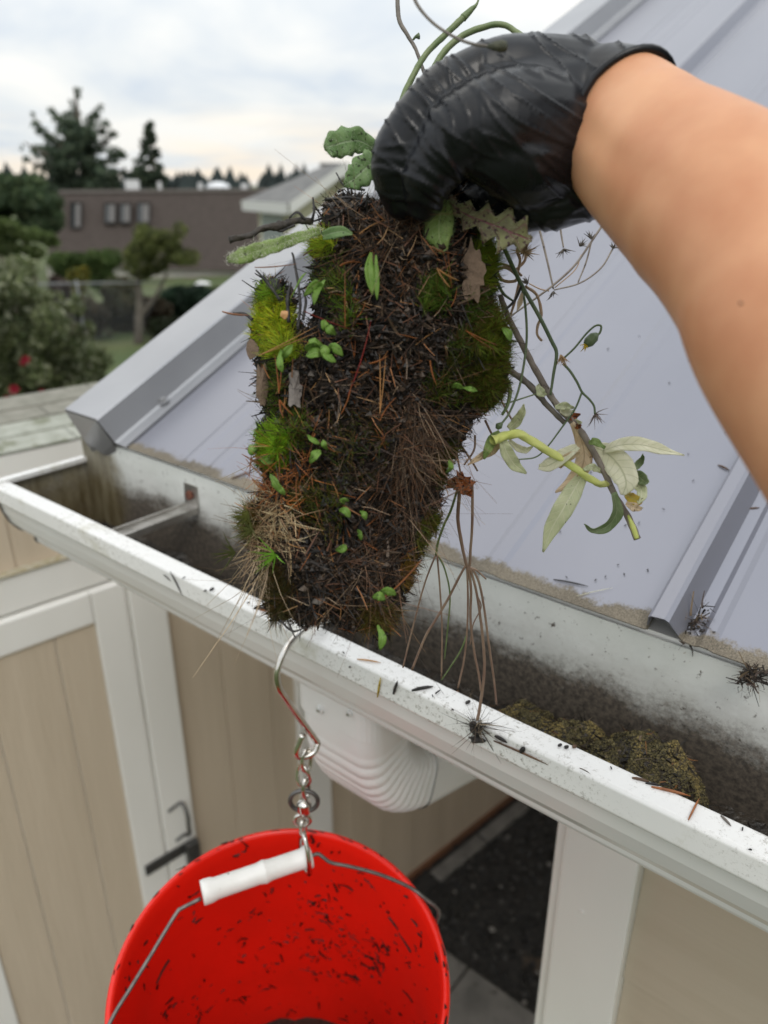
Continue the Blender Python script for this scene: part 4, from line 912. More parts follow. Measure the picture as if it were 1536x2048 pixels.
for (a_, b__, c_, hw) in SEED:
    dz = CD - .036 if 520 < a_[0] < 960 else CD - .02
    leaf('leaf', pl([(*a_, dz + .003), (*b__, dz - .002), (*c_, dz)]), [.2 * hw * MM, .5 * hw * MM, .8 * hw * MM, .72 * hw * MM, .1 * hw * MM], M['lg'], clod, fold=.2, nseg=10, cross=4, roll=R.uniform(-.9, .9), thick=.0003, curl=R.uniform(-.3, .4))
# bright star of a hair-cap moss shoot and dull ones
for (cx_, cy_, n_, c0, ln) in ((552, 1108, 16, (.20, .42, .04), .012), (498, 1030, 22, (.12, .13, .03), .011), (470, 1105, 14, (.09, .10, .03), .013), (505, 1060, 18, (.10, .11, .03), .010)):
    an = NR.normal(math.radians(200), .75, n_)
    fibmesh('moss_shoot', np.tile(np.array(at(cx_, cy_, CD - .03)), (n_, 1)), np.cos(an)[:, None] * RT + np.sin(an)[:, None] * UP - NR.uniform(-.2, .6, n_)[:, None] * FW, NR.uniform(.6, 1.1, n_) * ln, .00055, NR.normal(0, .12, (n_, 3)), np.array(c0) * NR.uniform(.7, 1.3, (n_, 1)), M['moss'], clod, seg=3, taper=.15, kind=None)
# twig, bark flakes and leaf pieces on the clod
ptube('twig', [(625, 442, .405), (590, 443, .402), (560, 452, .400), (530, 456, .398), (500, 470, .396), (458, 480, .394)], [.0019, .0016, .0024, .0017, .0014, .0016], M['twig'], clod, seg=9, sub=8, wob=.6)
for pp, r_ in (([(610, 440, .402), (595, 425, .400), (578, 436, .399)], .0008), ([(625, 440, .402), (628, 420, .4), (626, 395, .4)], .0009), ([(590, 450, .4), (560, 462, .4), (545, 452, .4)], .0007),
               ([(578, 645, .40), (575, 600, .399), (582, 565, .4)], .0011), ([(596, 660, .40), (600, 600, .399), (588, 520, .4), (584, 505, .4)], .0008), ([(606, 640, .40), (612, 600, .4), (603, 575, .4)], .0008), ([(560, 600, .4), (535, 565, .4), (512, 540, .4)], .0009), ([(505, 640, .41), (490, 628, .41), (466, 626, .41)], .0010), ([(800, 400, .395), (806, 370, .393), (818, 338, .392)], .0009),
               ([(650, 400, .41), (700, 395, .405), (745, 405, .402)], .0008), ([(560, 1240, .40), (585, 1262, .40), (612, 1255, .40)], .0007), ([(575, 1240, .4), (590, 1275, .4)], .0006), ([(730, 380, .405), (690, 372, .405), (672, 345, .405)], .0006)):
    ptube('twig', pp, [r_, r_ * .9, r_ * .5], M['char'], clod, seg=6, sub=6, wob=.5)
def flake(name, cx_, cy_, d, rx, ry, m, par, th=.0012, seed=1, n_=13, tilt=.3):
    """small irregular flat chip"""
    c0 = at(cx_, cy_, d); s_ = d / F; vs = []; top = []
    for k in range(n_):
        a = 2 * math.pi * k / n_; q = (1 + .45 * noise.noise(Vector((math.cos(a) * 2, math.sin(a) * 2, seed * 3.7)))) * (.72 + .42 * (noise.noise(Vector((k * 5.1, seed * 2.3, .5))) + .5))
        vs.append(c0 + Vector(RT) * math.cos(a) * rx * s_ * q + Vector(UP) * math.sin(a) * ry * s_ * q + Vector(FW) * tilt * math.cos(a + seed) * rx * s_)
    vs2 = [v_ - Vector(FW) * th for v_ in vs]; mid = c0 - Vector(FW) * th * 2
    allv = vs + vs2 + [mid]
    fs = [(k, n_ + k, n_ + (k + 1) % n_, (k + 1) % n_) for k in range(n_)] + [(n_ + k, 2 * n_, n_ + (k + 1) % n_) for k in range(n_)] + [tuple(range(n_))]
    return mesh(name, allv, fs, m, par, False)
M['brownleaf'] = mat('felted_brown_leaf', (.11, .075, .05), (.16, .11, .075), 300, .9, .8, 900, dist=.0008)
M['greychip'] = mat('grey_bark_chip', (.12, .105, .095), (.20, .175, .155), 150, .8, .8, 500, dist=.001)
flake('brown_leaf', 945, 545, CD - .026, 24, 56, M['brownleaf'], clod, .0012, 3, 26, .2)
flake('bark_chip', 590, 782, CD - .027, 15, 36, M['greychip'], clod, .002, 5, 22, .9)
flake('bark_chip', 526, 770, CD - .020, 11, 50, M['brownleaf'], clod, .002, 6, 16)
flake('bark_chip', 552, 585, CD - .014, 18, 30, M['char'], clod, .003, 8, 12)
flake('leaf_scrap', 568, 630, CD - .034, 9, 8, M['ltn'] if False else M['needle2'], clod, .0008, 9, 9)
flake('petal', 505, 698, CD - .016, 14, 22, M['brownleaf'], clod, .0005, 10, 10)
for k in range(26):
    x, y, d, ij = surf(1); flake('bark_chip', x[0], y[0], d[0] - .001, R.uniform(6, 18), R.uniform(4, 12), R.choice([M['char'], M['greychip'], M['soil'], M['char']]), clod, R.uniform(.0008, .0025), k + 20, 9, R.uniform(-.8, .8))
# ------------------------------------------------------------------ pulled weeds held with the clod
M['gstem'] = mat('green_stem', (.10, .15, .05), (.17, .21, .09), 120, .5, .5, 400, spots=(.06, .07, .04), spot_scale=200, spot_t=.64, dist=.0006)
M['dstem'] = mat('dark_green_stem', (.075, .115, .05), (.12, .16, .075), 120, .5, .3, 400, dist=.0005)
M['pstem'] = mat('purple_grey_stem', (.12, .105, .09), (.19, .165, .14), 120, .6, .6, 400, dist=.0008)
M['wstem'] = mat('woody_stem', (.20, .165, .14), (.30, .26, .22), 80, .7, .8, 300, spots=(.09, .07, .06), spot_scale=150, spot_t=.6, dist=.001)
M['rstem'] = mat('reddish_brown_runner', (.20, .12, .09), (.30, .21, .15), 60, .55, .4, 300, dist=.0006)
M['bstem'] = mat('buff_dry_stem', (.45, .30, .19), (.36, .25, .16), 60, .6, .5, 300, dist=.0006)
M['ystem'] = mat('yellow_green_stem', (.55, .62, .14), (.62, .64, .22), 40, .45, .5, 90, stretch=(1, 1, 1), dist=.0012)
# stems rising above the glove
t = empty('weed_stem', at(815, 260, .43), 'thick green weed stem rising behind the glove to the top edge', 'weed')
ptube('stem', [(790, 270, .43), (803, 205, .43), (822, 160, .43), (852, 108, .43), (890, 70, .43), (930, 32, .43)], [.0018, .0018, .0017, .0019], M['gstem'], t, seg=10, wob=.15)
ptube('stem_tip', [(926, 36, .43), (942, 20, .43), (955, 5, .43), (962, -30, .43)], [.0022, .0016, .0006, .0005], M['gstem'], t, seg=8)
t = empty('weed_stem', at(860, 240, .43), 'green weed stem arching over the back of the glove', 'weed')
ptube('stem', [(840, 220, .425), (858, 160, .425), (885, 108, .425), (925, 72, .425), (975, 52, .425), (1008, 50, .425), (1035, 66, .423), (1060, 82, .42)], [.0019, .0018, .0016, .0015], M['gstem'], t, seg=10, wob=.15)
leaf('leaf', pl([(862, 185, .424), (872, 160, .422), (884, 140, .421), (886, 132, .421)]), [.001, .003, .0025, .0003], M['lgd'], t, fold=.6)
t = empty('weed_stem', at(860, 180, .44), 'thin dark weed stem with a small bud at the top', 'weed')
ptube('stem', [(866, 190, .44), (850, 150, .44), (832, 100, .44), (815, 70, .44), (798, 38, .44), (794, -20, .44)], [.0011, .0010, .0012, .0013], M['pstem'], t, seg=8, wob=.2)
ptube('bud', [(826, 80, .44), (831, 74, .439), (838, 72, .438)], [.0006, .0008, .0018], M['dstem'], t)
t = empty('weed_stem', at(980, 150, .40), 'short olive weed stem curving behind the top of the glove', 'weed')
ptube('stem', [(890, 155, .42), (905, 135, .42), (930, 118, .42), (965, 108, .42)], [.0013, .0015, .0014], M['gstem'], t, seg=8)
t = empty('seed_stalk', at(1000, 95, .33), 'long curved grey seed stalk crossing in front of the glove top', 'seed stalk')
ptube('stem', [(822, -25, .345), (835, 10, .344), (865, 45, .342), (905, 72, .340), (945, 88, .337), (985, 93, .334)], [.0009, .0007, .0007, .0007], M['pstem'], t, seg=8)
ptube('seed_head', [(975, 92, .3345), (988, 92, .334), (1000, 92, .333), (1012, 93, .333), (1015, 93, .333)], [.0008, .0018, .0024, .0021, .0006], mat('olive_seed_head', (.05, .055, .04), (.09, .09, .06), 300, .8, .8, 700), t, seg=10)
# flowering weed
def seedhead(cx_, cy_, d, par, n_=14, ln=.005, ang=-1.5, sp=.5, col=(.25, .17, .10), r=.0004):
    an = NR.normal(ang, sp, n_)
    return fibmesh('seed_head', np.tile(np.array(at(cx_, cy_, d)), (n_, 1)), np.cos(an)[:, None] * RT + np.sin(an)[:, None] * UP - NR.normal(0, .5, n_)[:, None] * FW, NR.uniform(.6, 1.2, n_) * ln, r, NR.normal(0, .2, (n_, 3)), np.array(col) * NR.uniform(.6, 1.4, (n_, 1)), M['fib'], par, seg=3, kind=None)
t = empty('flower_weed', at(1000, 470, .43), 'branching dark green weed with a nodding yellow flower bud beside the clod', 'weed')
q = .440
ptube('stem', [(992, 462, .42), (1010, 500, .43), (1041, 566, q), (1078, 632, q), (1103, 682, q), (1113, 707, q), (1107, 748, q), (1101, 790, q)], [.0013, .0012, .0011, .0007], M['dstem'], t, seg=9)
ptube('stem', [(1128, 716, q), (1150, 695, q), (1172, 668, q), (1190, 652, q), (1202, 652, q), (1200, 665, q), (1192, 672, q)], [.0006, .0006, .0007], M['dstem'], t, seg=7)
ptube('flower_bud', [(1195, 668, q), (1188, 674, q), (1178, 684, q), (1172, 690, q)], [.0012, .0030, .0032, .0020], M['dstem'], t, seg=10)
seedhead(1174, 688, q, t, 16, .0045, -2.3, .4, (.60, .42, .03), .0006)
ptube('stem', [(1126, 727, q), (1140, 742, q), (1154, 764, q), (1164, 784, q), (1178, 798, q), (1188, 812, q), (1190, 828, q)], [.0008, .0007, .0006], M['dstem'], t, seg=7)
ptube('stem', [(1164, 784, q), (1150, 818, q), (1123, 856, q), (1096, 892, q), (1072, 914, q), (1038, 919, q)], [.0006, .0005, .0004], M['dstem'], t, seg=7)
seedhead(1190, 828, q, t, 14, .007, -1.5, .9, (.16, .12, .10))
seedhead(1121, 710, q - .002, t, 22, .007, -1.2, .45, (.38, .24, .12), .0005)
ptube('stem', [(1043, 570, q), (1051, 616, q), (1053, 686, q - .004), (1040, 769, q - .008), (1020, 823, q - .010), (1001, 850, q - .012)], [.0008, .0007, .0006], M['dstem'], t, seg=7)
ptube('bud', [(1004, 846, q - .012), (998, 852, q - .012), (994, 858, q - .012)], [.0008, .0022, .0010], M['dstem'], t)
ptube('stem', [(988, 548, .43), (1005, 585, .435), (1026, 602, q)], [.0010, .0009, .0006], M['dstem'], t, seg=7)
ptube('stem', [(1043, 572, q), (1030, 600, q), (1010, 620, .435), (992, 636, .43)], [.0009, .0008, .0006], M['char'], t, seg=7)
leaf('leaf', pl([(1044, 585, q), (1040, 605, q - .002), (1034, 622, q - .002)]), [.0006, .0016, .0002], M['ltn'], t)
ptube('stem', [(1010, 750, .43), (1020, 780, .43), (1015, 810, .43), (1004, 830, .43)], [.0014, .0011, .0008], M['gstem'], t)
ptube('stem', [(1010, 808, .43), (1050, 795, q), (1078, 786, q)], [.0005, .0004], M['gstem'], t)
# woody shoot with dry leaves
t = empty('leafy_shoot', at(1010, 640, .44), 'woody shoot with long cream and tan dry leaves hanging over the roof', 'plant')
q = .445
ptube('stem', [(1000, 590, .44), (1016, 632, q), (1041, 682, q), (1078, 752, q), (1111, 806, q), (1144, 844, q), (1169, 873, q), (1206, 939, q), (1231, 993, q), (1256, 1034, q), (1275, 1078, q)], [.0016, .0018, .0020, .0019, .0018, .0022], M['wstem'], t, seg=10, wob=.25)
ptube('stem', [(1008, 730, .44), (1030, 748, q), (1053, 765, q), (1090, 806, q), (1130, 846, q)], [.0018, .0019, .0015], M['pstem'], t, seg=9, wob=.5)
ptube('cut_end', [(1256, 1030, q - .002), (1266, 1054, q - .002), (1274, 1077, q - .002)], [.0006, .0016, .0014], M['ystem'], t)
def twisted(name, pp, r0, r1, m, par):
    P = spline([at(*p_) for p_ in pp], 14); n_ = len(P); vs = []; fs = []; sg = 12
    u = Vector((0, 0, 1))
    for i in range(n_):
        Tn = (P[min(i + 1, n_ - 1)] - P[max(i - 1, 0)]).normalized(); u = (u - Tn * u.dot(Tn)).normalized(); b = Tn.cross(u); r = r0 + (r1 - r0) * i / (n_ - 1)
        for k in range(sg):
            a = 2 * math.pi * k / sg; rr_ = r * (1 + .13 * math.cos(3 * (a + i * .16))); vs.append(P[i] + (u * math.cos(a) + b * math.sin(a)) * rr_)
    for i in range(n_ - 1):
        for k in range(sg): fs.append((i * sg + k, i * sg + (k + 1) % sg, (i + 1) * sg + (k + 1) % sg, (i + 1) * sg + k))
    return mesh(name, vs, fs, m, par, True)
twisted('twisted_stem', [(985, 882, .432), (1001, 875, .434), (1037, 868, q - .008), (1078, 891, q - .008), (1123, 918, q - .008), (1165, 947, q - .008), (1195, 966, q - .006), (1214, 968, q)], .0028, .0018, M['ystem'], t)
LV = [('ltn', [(1144, 846), (1163, 880), (1168, 920), (1150, 958), (1111, 984)], (1, 3.2, 4.0, 3.6, .4), -.3, 0), ('lcr', [(1184, 892), (1215, 908), (1240, 935), (1252, 965), (1245, 990)], (2, 5.5, 6.6, 5.5, 1), .2, .1),
      ('lcr', [(1206, 902), (1240, 891), (1280, 890), (1320, 899), (1368, 911)], (1.5, 3.4, 3.8, 2.6, .2), .3, .5), ('lpg', [(1165, 951), (1145, 985), (1125, 1020), (1103, 1058), (1086, 1104)], (2.5, 4.4, 4.8, 3.6, .4), .2, .0),
      ('lcr', [(1155, 893), (1130, 910), (1100, 930), (1078, 934)], (1.6, 3.4, 3.4, 1.2), .4, -.3), ('lcd', [(1227, 985), (1233, 1026), (1212, 1054), (1185, 1060), (1169, 1048)], (1.5, 2.8, 2.4, 1.4, .2), .5, .4),
      ('lcd', [(1256, 940), (1272, 934), (1284, 920), (1286, 908)], (.8, 1.8, 1.6, .2), .5, .3), ('lcd', [(1258, 947), (1275, 952), (1288, 962), (1295, 968)], (1, 3.0, 2.8, 1.2), .3, 0),
      ('lpg', [(1262, 960), (1280, 975), (1283, 992), (1275, 1008)], (1, 2.6, 2.4, .5), .3, .2), ('lye', [(1250, 985), (1262, 995), (1275, 1002), (1283, 1000)], (1, 2.4, 2.4, .5), .2, 0), ('ltn', [(1252, 1006), (1268, 1014), (1284, 1018)], (.8, 2.2, .6), .2, 0),
      ('lpg', [(1005, 880), (1014, 905), (1030, 930), (1053, 947)], (2, 3.2, 3.0, .4), .2, .2), ('lcr', [(1018, 880), (1035, 895), (1052, 900), (1066, 892)], (.8, 1.7, 1.6, .3), .4, 0), ('ltn', [(1000, 880), (985, 898), (962, 912), (935, 930)], (1.5, 2.6, 1.8, .3), .3, .3),
      ('lpg', [(1018, 858), (1032, 845), (1044, 826), (1048, 808)], (1.5, 2.6, 2.0, .3), .3, .3), ('lgd', [(1000, 865), (985, 880), (975, 900), (968, 918)], (1.5, 2.6, 2.0, .4), .3, 0), ('lpg', [(1075, 770), (1082, 785), (1092, 790)], (.8, 2.2, .4), .3, 0),
      ('lpg', [(1110, 815), (1128, 812), (1148, 816)], (.8, 2.0, .4), .4, 0), ('lcr', [(1120, 822), (1135, 826), (1150, 822)], (.8, 1.8, .3), .4, 0), ('lor', [(1140, 840), (1150, 832), (1161, 828)], (.6, 1.6, .3), .2, 0), ('lpg', [(1140, 850), (1152, 845), (1164, 846)], (.8, 1.8, .4), .2, 0),
      ('lor', [(1146, 850), (1156, 853), (1163, 850)], (.6, 1.4, .3), .2, 0), ('lgd', [(1178, 885), (1190, 884), (1210, 896)], (.8, 2.2, .6), .2, .5), ('ltn', [(1160, 905), (1135, 915), (1118, 935)], (.8, 2.6, .8), .2, .5), ('lpg', [(1168, 940), (1185, 935), (1205, 945)], (.8, 2.0, .6), .2, .3)]
for i, (m_, pp, hw, fo, ro) in enumerate(LV):
    n_ = len(pp); leaf('leaf', [at(x, y, q - .004 + (.010 * math.sin(k * 1.1 + i)) * .6) for k, (x, y) in enumerate(pp)], [h * MM * 1.22 for h in hw], M[m_], t, fold=fo, roll=ro, wave=.0005, seed=i, thick=.0003)
# tan curly stems between clod and glove
t = empty('curly_weed', at(1030, 560, .45), 'buff coloured curling dry stems beside the upper right of the clod', 'weed')
for pp in ([(985, 545, .44), (1010, 535, .442), (1032, 550, .444), (1030, 562, .444), (1005, 560, .443), (992, 535, .442), (1002, 528, .442), (1025, 535, .443), (1044, 552, .444)], [(1035, 548, .444), (1040, 520, .444), (1034, 500, .442), (1045, 488, .44)], [(1050, 572, .446), (1072, 588, .446), (1080, 610, .446), (1082, 634, .446), (1076, 650, .446), (1074, 668, .446), (1084, 682, .446)], [(1040, 560, .45), (1030, 600, .45), (1018, 640, .45)], [(1026, 545, .45), (1050, 520, .45), (1048, 495, .45)]):
    ptube('stem', pp, [.0009, .0009, .0007], M['bstem'], t, seg=7, wob=.3)
seedhead(1048, 505, .44, t, 34, .008, 1.1, 1.2, (.42, .30, .18), .0006)
# dried flower stalks further back over the roof
t = empty('dry_flower_stalk', at(1106, 580, .52), 'thin dry branching flower stalks over the roof under the forearm', 'weed')
q = .53
for pp, r_ in (([(1066, 420, q), (1079, 460, q), (1094, 520, q), (1107, 578, q)], .0008), ([(1215, 435, q), (1183, 483, q), (1150, 530, q), (1108, 569, q), (1058, 606, q), (1010, 640, q)], .0008), ([(1183, 483, q), (1172, 525, q), (1156, 565, q)], .0006),
               ([(1226, 497, q), (1202, 536, q), (1160, 566, q), (1108, 580, q)], .0006), ([(1118, 430, q), (1122, 465, q), (1127, 495, q)], .0007), ([(1098, 582, q), (1080, 578, q), (1058, 567, q)], .0005), ([(1110, 575, q), (1150, 540, q), (1162, 510, q)], .0004), ([(1215, 440, q), (1240, 400, q)], .0008)):
    ptube('stem', pp, [r_, r_, r_ * .8], M['wstem'] if r_ > .0005 else M['bstem'], t, seg=7)
for (a_, b__, an) in ((1127, 498, -1.3), (1160, 492, 1.2), (1226, 496, .8), (1107, 583, -1.6), (1056, 566, 2.8), (1183, 478, 1.6)):
    seedhead(a_, b__, q - .002, t, 12, .006, an, .6, (.10, .085, .07), .0006)
# long runners hanging from the clod to the gutter lip
def lip_(x, y):
    q_ = onplane(x, y, (0, 0, 1), -.3595)
    return q_ if q_.y >= .3935 else onplane(x, y, (0, 1, 0), .3904)
n46_ = 46
t = empty('hanging_runners', at(930, 1135, .5), 'long thin reddish brown runners hanging from the clod onto the gutter lip', 'roots')
DL_ = float(Vector(FW).dot(lip_(953, 1450))) - .003
def dd_(y): return .455 + (y - 960) / 490 * (DL_ - .455)
def rn(pp, r_, m): tube('runner', [at(x, y, dd_(y)) for x, y in pp], r_, m, t, seg=7, wob=.15)
rn([(921, 962), (918, 1000), (916, 1040), (922, 1080), (928, 1110), (934, 1135)], [.0012, .0011, .0010], M['rstem'])
rn([(944, 960), (945, 1000), (944, 1060), (941, 1100), (940, 1126), (937, 1136)], [.0009, .0009], M['rstem'])
rn([(932, 1130), (918, 1155), (895, 1200), (868, 1245), (850, 1275), (824, 1340)], [.0008, .0009, .0008], M['rstem'])
rn([(934, 1132), (936, 1200), (934, 1262), (928, 1320), (916, 1376)], [.0007, .0007], M['rstem'])
rn([(936, 1132), (942, 1180), (941, 1240), (948, 1300), (958, 1352), (962, 1382)], [.0009, .0008], M['rstem'])
rn([(940, 1134), (952, 1180), (960, 1230), (966, 1280), (969, 1338), (962, 1400), (955, 1440)], [.0008, .0010, .0012], M['rstem'])
rn([(944, 1136), (958, 1165), (968, 1215), (978, 1290), (988, 1360), (993, 1408)], [.0008, .0008], M['rstem'])
rn([(938, 1134), (955, 1142), (972, 1158)], [.0008, .0005], M['rstem'])
rn([(916, 975), (902, 1020), (888, 1050), (876, 1085), (872, 1110)], [.0008, .0008], M['gstem'])
rn([(872, 1108), (850, 1165), (832, 1230), (818, 1285), (806, 1335)], [.0006, .0006], M['rstem'])
rn([(874, 1108), (880, 1180), (884, 1260), (883, 1356)], [.0006, .0006], M['rstem'])
rn([(876, 1110), (890, 1140), (900, 1190), (896, 1250), (889, 1318)], [.0006, .0005], M['gstem'])
rn([(934, 1268), (922, 1300), (900, 1335), (883, 1360)], [.0006, .0005], M['gstem'])
rn([(955, 1192), (962, 1215), (946, 1250), (940, 1290)], [.0005, .0004], M['rstem'])
leaf('dead_leaf', pl([(893, 972, .455), (912, 966, .45), (932, 968, .449), (946, 962, .452)]), [.001, .004, .0045, .001], M['lor'], t, wave=.002, curl=-.3)
leaf('dead_leaf', pl([(918, 945, .455), (922, 960, .45), (930, 978, .449), (944, 990, .452)]), [.001, .003, .0035, .001], M['lor'], t, wave=.002, curl=-.3)
for pp in ([(903, 850, .45), (912, 900, .45), (922, 950, .452)], [(925, 895, .45), (945, 925, .45), (955, 942, .452)], [(950, 870, .45), (948, 900, .45), (928, 930, .45)], [(970, 840, .45), (985, 870, .45), (1003, 890, .45)], [(993, 780, .45), (1010, 815, .45), (1030, 850, .448)]):
    ptube('stem', pp, [.0008, .0006], M['rstem'], t, seg=6)
x_, y_ = 953, 1452
P0_ = np.array(lip_(x_, y_)) - FW * .003; n = 70
an = NR.uniform(0, 6.28, n)
fibmesh('root_tuft', np.tile(P0_, (n, 1)) + NR.normal(0, .0022, (n, 3)), np.cos(an)[:, None] * RT + np.sin(an)[:, None] * UP * .9 - NR.uniform(0, .6, n)[:, None] * FW, NR.uniform(.004, .011, n), NR.uniform(.0002, .0006, n), NR.normal(0, 1.1, (n, 3)), pick([(.02, .016, .012), (.08, .06, .045), (.20, .16, .11)], n, [.5, .3, .2]), M['fib'], t, seg=4, kind=None)
for k_, (a_, b__, ra, rb_) in enumerate(((951, 1462, 12, 10), (955, 1478, 16, 7), (946, 1450, 9, 8))):
    flake('root_soil', a_, b__, float(Vector(FW).dot(lip_(a_, b__))) - .001, ra, rb_, M['char'], t, .003, 40 + k_, 14, .2)
# ------------------------------------------------------------------ crumbs, chips and needles on the gutter lip and roof
def lip(x, y, h=.0008):
    q_ = onplane(x, y, (0, 0, 1), -.3603 + h)
    if q_.y < .3935: q_ = onplane(x, y, (0, 1, 0), .3912 - h)
    return q_
def on_lip(x, y, a, ln, kind, wd, label, name='pine_needle', cat='needle', roof=False):
    p_ = roofp(x, y) if roof else lip(x, y); d = float(Vector(FW).dot(p_))
    # lay along the surface: solve the two ends separately
    dx, dy = math.cos(a) * ln * F / d / 2, -math.sin(a) * ln * F / d / 2
    f_ = roofp if roof else lip
    a_, b__ = f_(x - dx, y - dy), f_(x + dx, y + dy)
    mm = M[kind]; vs, fs = tube_geo([a_.lerp(b__, t_) + Vector((0, 0, .0006 * math.sin(t_ * 3))) for t_ in (0, .25, .5, .75, 1)], [wd * .6, wd, wd * 1.05, wd * .9, wd * .2], 5, True, ry=.6)
    o = mesh(name, vs, fs, mm, None, True); tag(o, label, cat, 'debris on the gutter lip' if not roof else 'debris on the roof'); return o
def roofp(x, y, h=.001): return onplane(x, y, NM, NM.dot(Vector((0, YE, ZE))) + h)
on_lip(353, 1168, -1.1, .028, 'char', .0011, 'long black twig lying across the gutter lip at left', 'twig', 'twig')
on_lip(334, 1156, -.75, .010, 'char', .0008, 'short black twig piece beside the long one on the lip', 'twig', 'twig')
on_lip(368, 1156, .6, .004, 'char', .0007, 'tiny black speck right of the long twig on the lip', 'crumb', 'crumb')
on_lip(523, 1217, -.1, .013, 'char', .0022, 'dark bark flake with orange edge at the left foot of the clod', 'bark_flake', 'bark flake')
on_lip(533, 1223, -.25, .013, 'needle', .0009, 'orange sliver under the dark bark flake', 'pine_needle')
on_lip(424, 1179, .4, .005, 'char', .0016, 'black crumb in the middle of the left lip', 'crumb', 'crumb')
on_lip(411, 1182, .2, .003, 'char', .0010, 'smaller black crumb left of the middle crumb', 'crumb', 'crumb')
on_lip(497, 1206, .2, .003, 'char', .0008, 'tiny crumb above the dark bark flake', 'crumb', 'crumb')
on_lip(791, 1375, 1.25, .011, 'char', .0013, 'upright short black chip on the lip right of the clod', 'bark_chip', 'bark chip')
on_lip(845, 1377, .18, .017, 'char', .0016, 'longer black flat chip on the lip right of the clod', 'bark_chip', 'bark chip')
on_lip(876, 1384, .55, .005, 'char', .0008, 'tiny black chip after the longer flat chip', 'bark_chip', 'bark chip')
on_lip(738, 1322, -.15, .020, 'needle2', .0008, 'pale brown needle on the lip under the clod', 'pine_needle')
on_lip(758, 1375, 1.4, .016, 'lye', .0010, 'olive yellow blade hanging down the front of the lip', 'grass_blade', 'grass blade')
on_lip(936, 1405, .3, .004, 'char', .0016, 'dark pellet on the lip above the root tuft', 'pellet', 'pellet')
on_lip(1042, 1506, -.42, .042, 'needle3', .0009, 'long reddish brown stalk sloping on the lip beside the root tuft', 'stalk', 'stalk')
on_lip(1002, 1479, -.5, .010, 'char', .0016, 'dark knotty head of the long stalk on the lip', 'bark_chip', 'bark chip')
on_lip(1045, 1500, .9, .005, 'char', .0018, 'dark seed sitting on the long reddish stalk', 'seed', 'seed')
on_lip(1120, 1491, .2, .003, 'char', .0013, 'first dark seed of the row on the lip', 'seed', 'seed')
on_lip(1133, 1495, .1, .0032, 'char', .0016, 'second dark seed of the row on the lip', 'seed', 'seed')
on_lip(1149, 1494, .1, .0032, 'needle3', .0016, 'brown third seed of the row on the lip', 'seed', 'seed')
on_lip(1282, 1560, -.25, .012, 'needle3', .0012, 'dark brown needle lying on the lip beside the moss mat', 'pine_needle')
on_lip(1306, 1569, -.2, .010, 'char', .0010, 'black needle between two orange ones by the moss mat', 'pine_needle')
on_lip(1342, 1583, -.24, .026, 'needle', .0012, 'long orange needle lying along the lip by the moss mat', 'pine_needle')
on_lip(1388, 1618, 1.1, .015, 'needle', .0011, 'orange needle pointing down on the right lip', 'pine_needle')
on_lip(1452, 1642, -.8, .009, 'greychip', .0011, 'short grey stick on the far right of the lip', 'stick', 'stick')
on_lip(1170, 1542, -.5, .008, 'greychip', .0005, 'thin grey hair on the lip in front of the moss mat', 'fibre', 'fibre')
for i, (px, py) in enumerate(((604, 1262), (687, 1306), (865, 1392), (905, 1420), (700, 1335), (1222, 1536), (1485, 1658), (1500, 1700))):
    on_lip(px, py, R.uniform(0, 3), .002, 'char', .0007, 'tiny black speck of dirt on the gutter lip', 'crumb', 'crumb')
on_lip(1142, 1166, -.2, .030, 'char', .0008, 'dark needle lying on the roof above the gutter', 'pine_needle', roof=True)
on_lip(1448, 936, -.45, .012, 'needle3', .0010, 'brown needle on the roof left of the right rib', 'pine_needle', roof=True)
on_lip(1503, 1018, .15, .014, 'needle3', .0009, 'brown needle on the roof right of the right rib', 'pine_needle', roof=True)
on_lip(484, 950, .35, .026, 'needle3', .0011, 'red brown twig on the roof edge left of the clod', 'twig', 'twig', roof=True)
on_lip(1190, 1184, .22, .030, 'lcr', .0003, 'white curved hair on the roof edge', 'fibre', 'fibre', roof=True)
for i in range(26):
    px, py = R.uniform(1040, 1530), R.uniform(650, 1180)
    on_lip(px, py, R.uniform(0, 3), R.uniform(.0012, .003), 'char', R.uniform(.0004, .0008), 'tiny dark speck of dirt on the metal roof', 'crumb', 'crumb', roof=True)
# small root litter at the rib end and at the right roof edge
for (cx_, cy_, n, lab, dn) in ((1388, 1250, 110, 'dark rootlets caught in the valley beside the roof rib', -.002), (1500, 1352, 190, 'dark knotted root clump hanging over the roof edge at right', -.004)):
    q_ = np.array(roofp(cx_, cy_)); an = NR.uniform(0, 6.28, n)
    spread = NR.normal(0, 1, (n, 1)) * .007 * (RT * .5 + UP * (.9 if n < 150 else .1))[None]
    o = fibmesh('root_litter', q_[None] + spread + NR.normal(0, .0032, (n, 3)) - FW[None] * .002, np.cos(an)[:, None] * RT + np.sin(an)[:, None] * UP - .2 * FW[None], NR.uniform(.002, .006, n), NR.choice([.0002, .0004, .0010], n), NR.normal(0, 1.1, (n, 3)), pick([(.02, .016, .012), (.07, .05, .04), (.22, .16, .10)], n, [.6, .3, .1]), M['fib'], None, seg=5, taper=.5, kind=None)
    tag(o, lab, 'roots')
n = 26; an = NR.normal(-1.6, .5, n)
o = fibmesh('root_litter', np.tile(np.array(at(1484, 1366, .60)), (n, 1)) + NR.normal(0, .002, (n, 3)), np.cos(an)[:, None] * RT + np.sin(an)[:, None] * UP, NR.uniform(.004, .012, n), NR.uniform(.0006, .0014, n), NR.normal(0, .3, (n, 3)), pick([(.015, .012, .01)], n), M['fib'], None, seg=3, kind=None)
tag(o, 'black ragged root tip dangling against the white gutter back at right', 'roots')
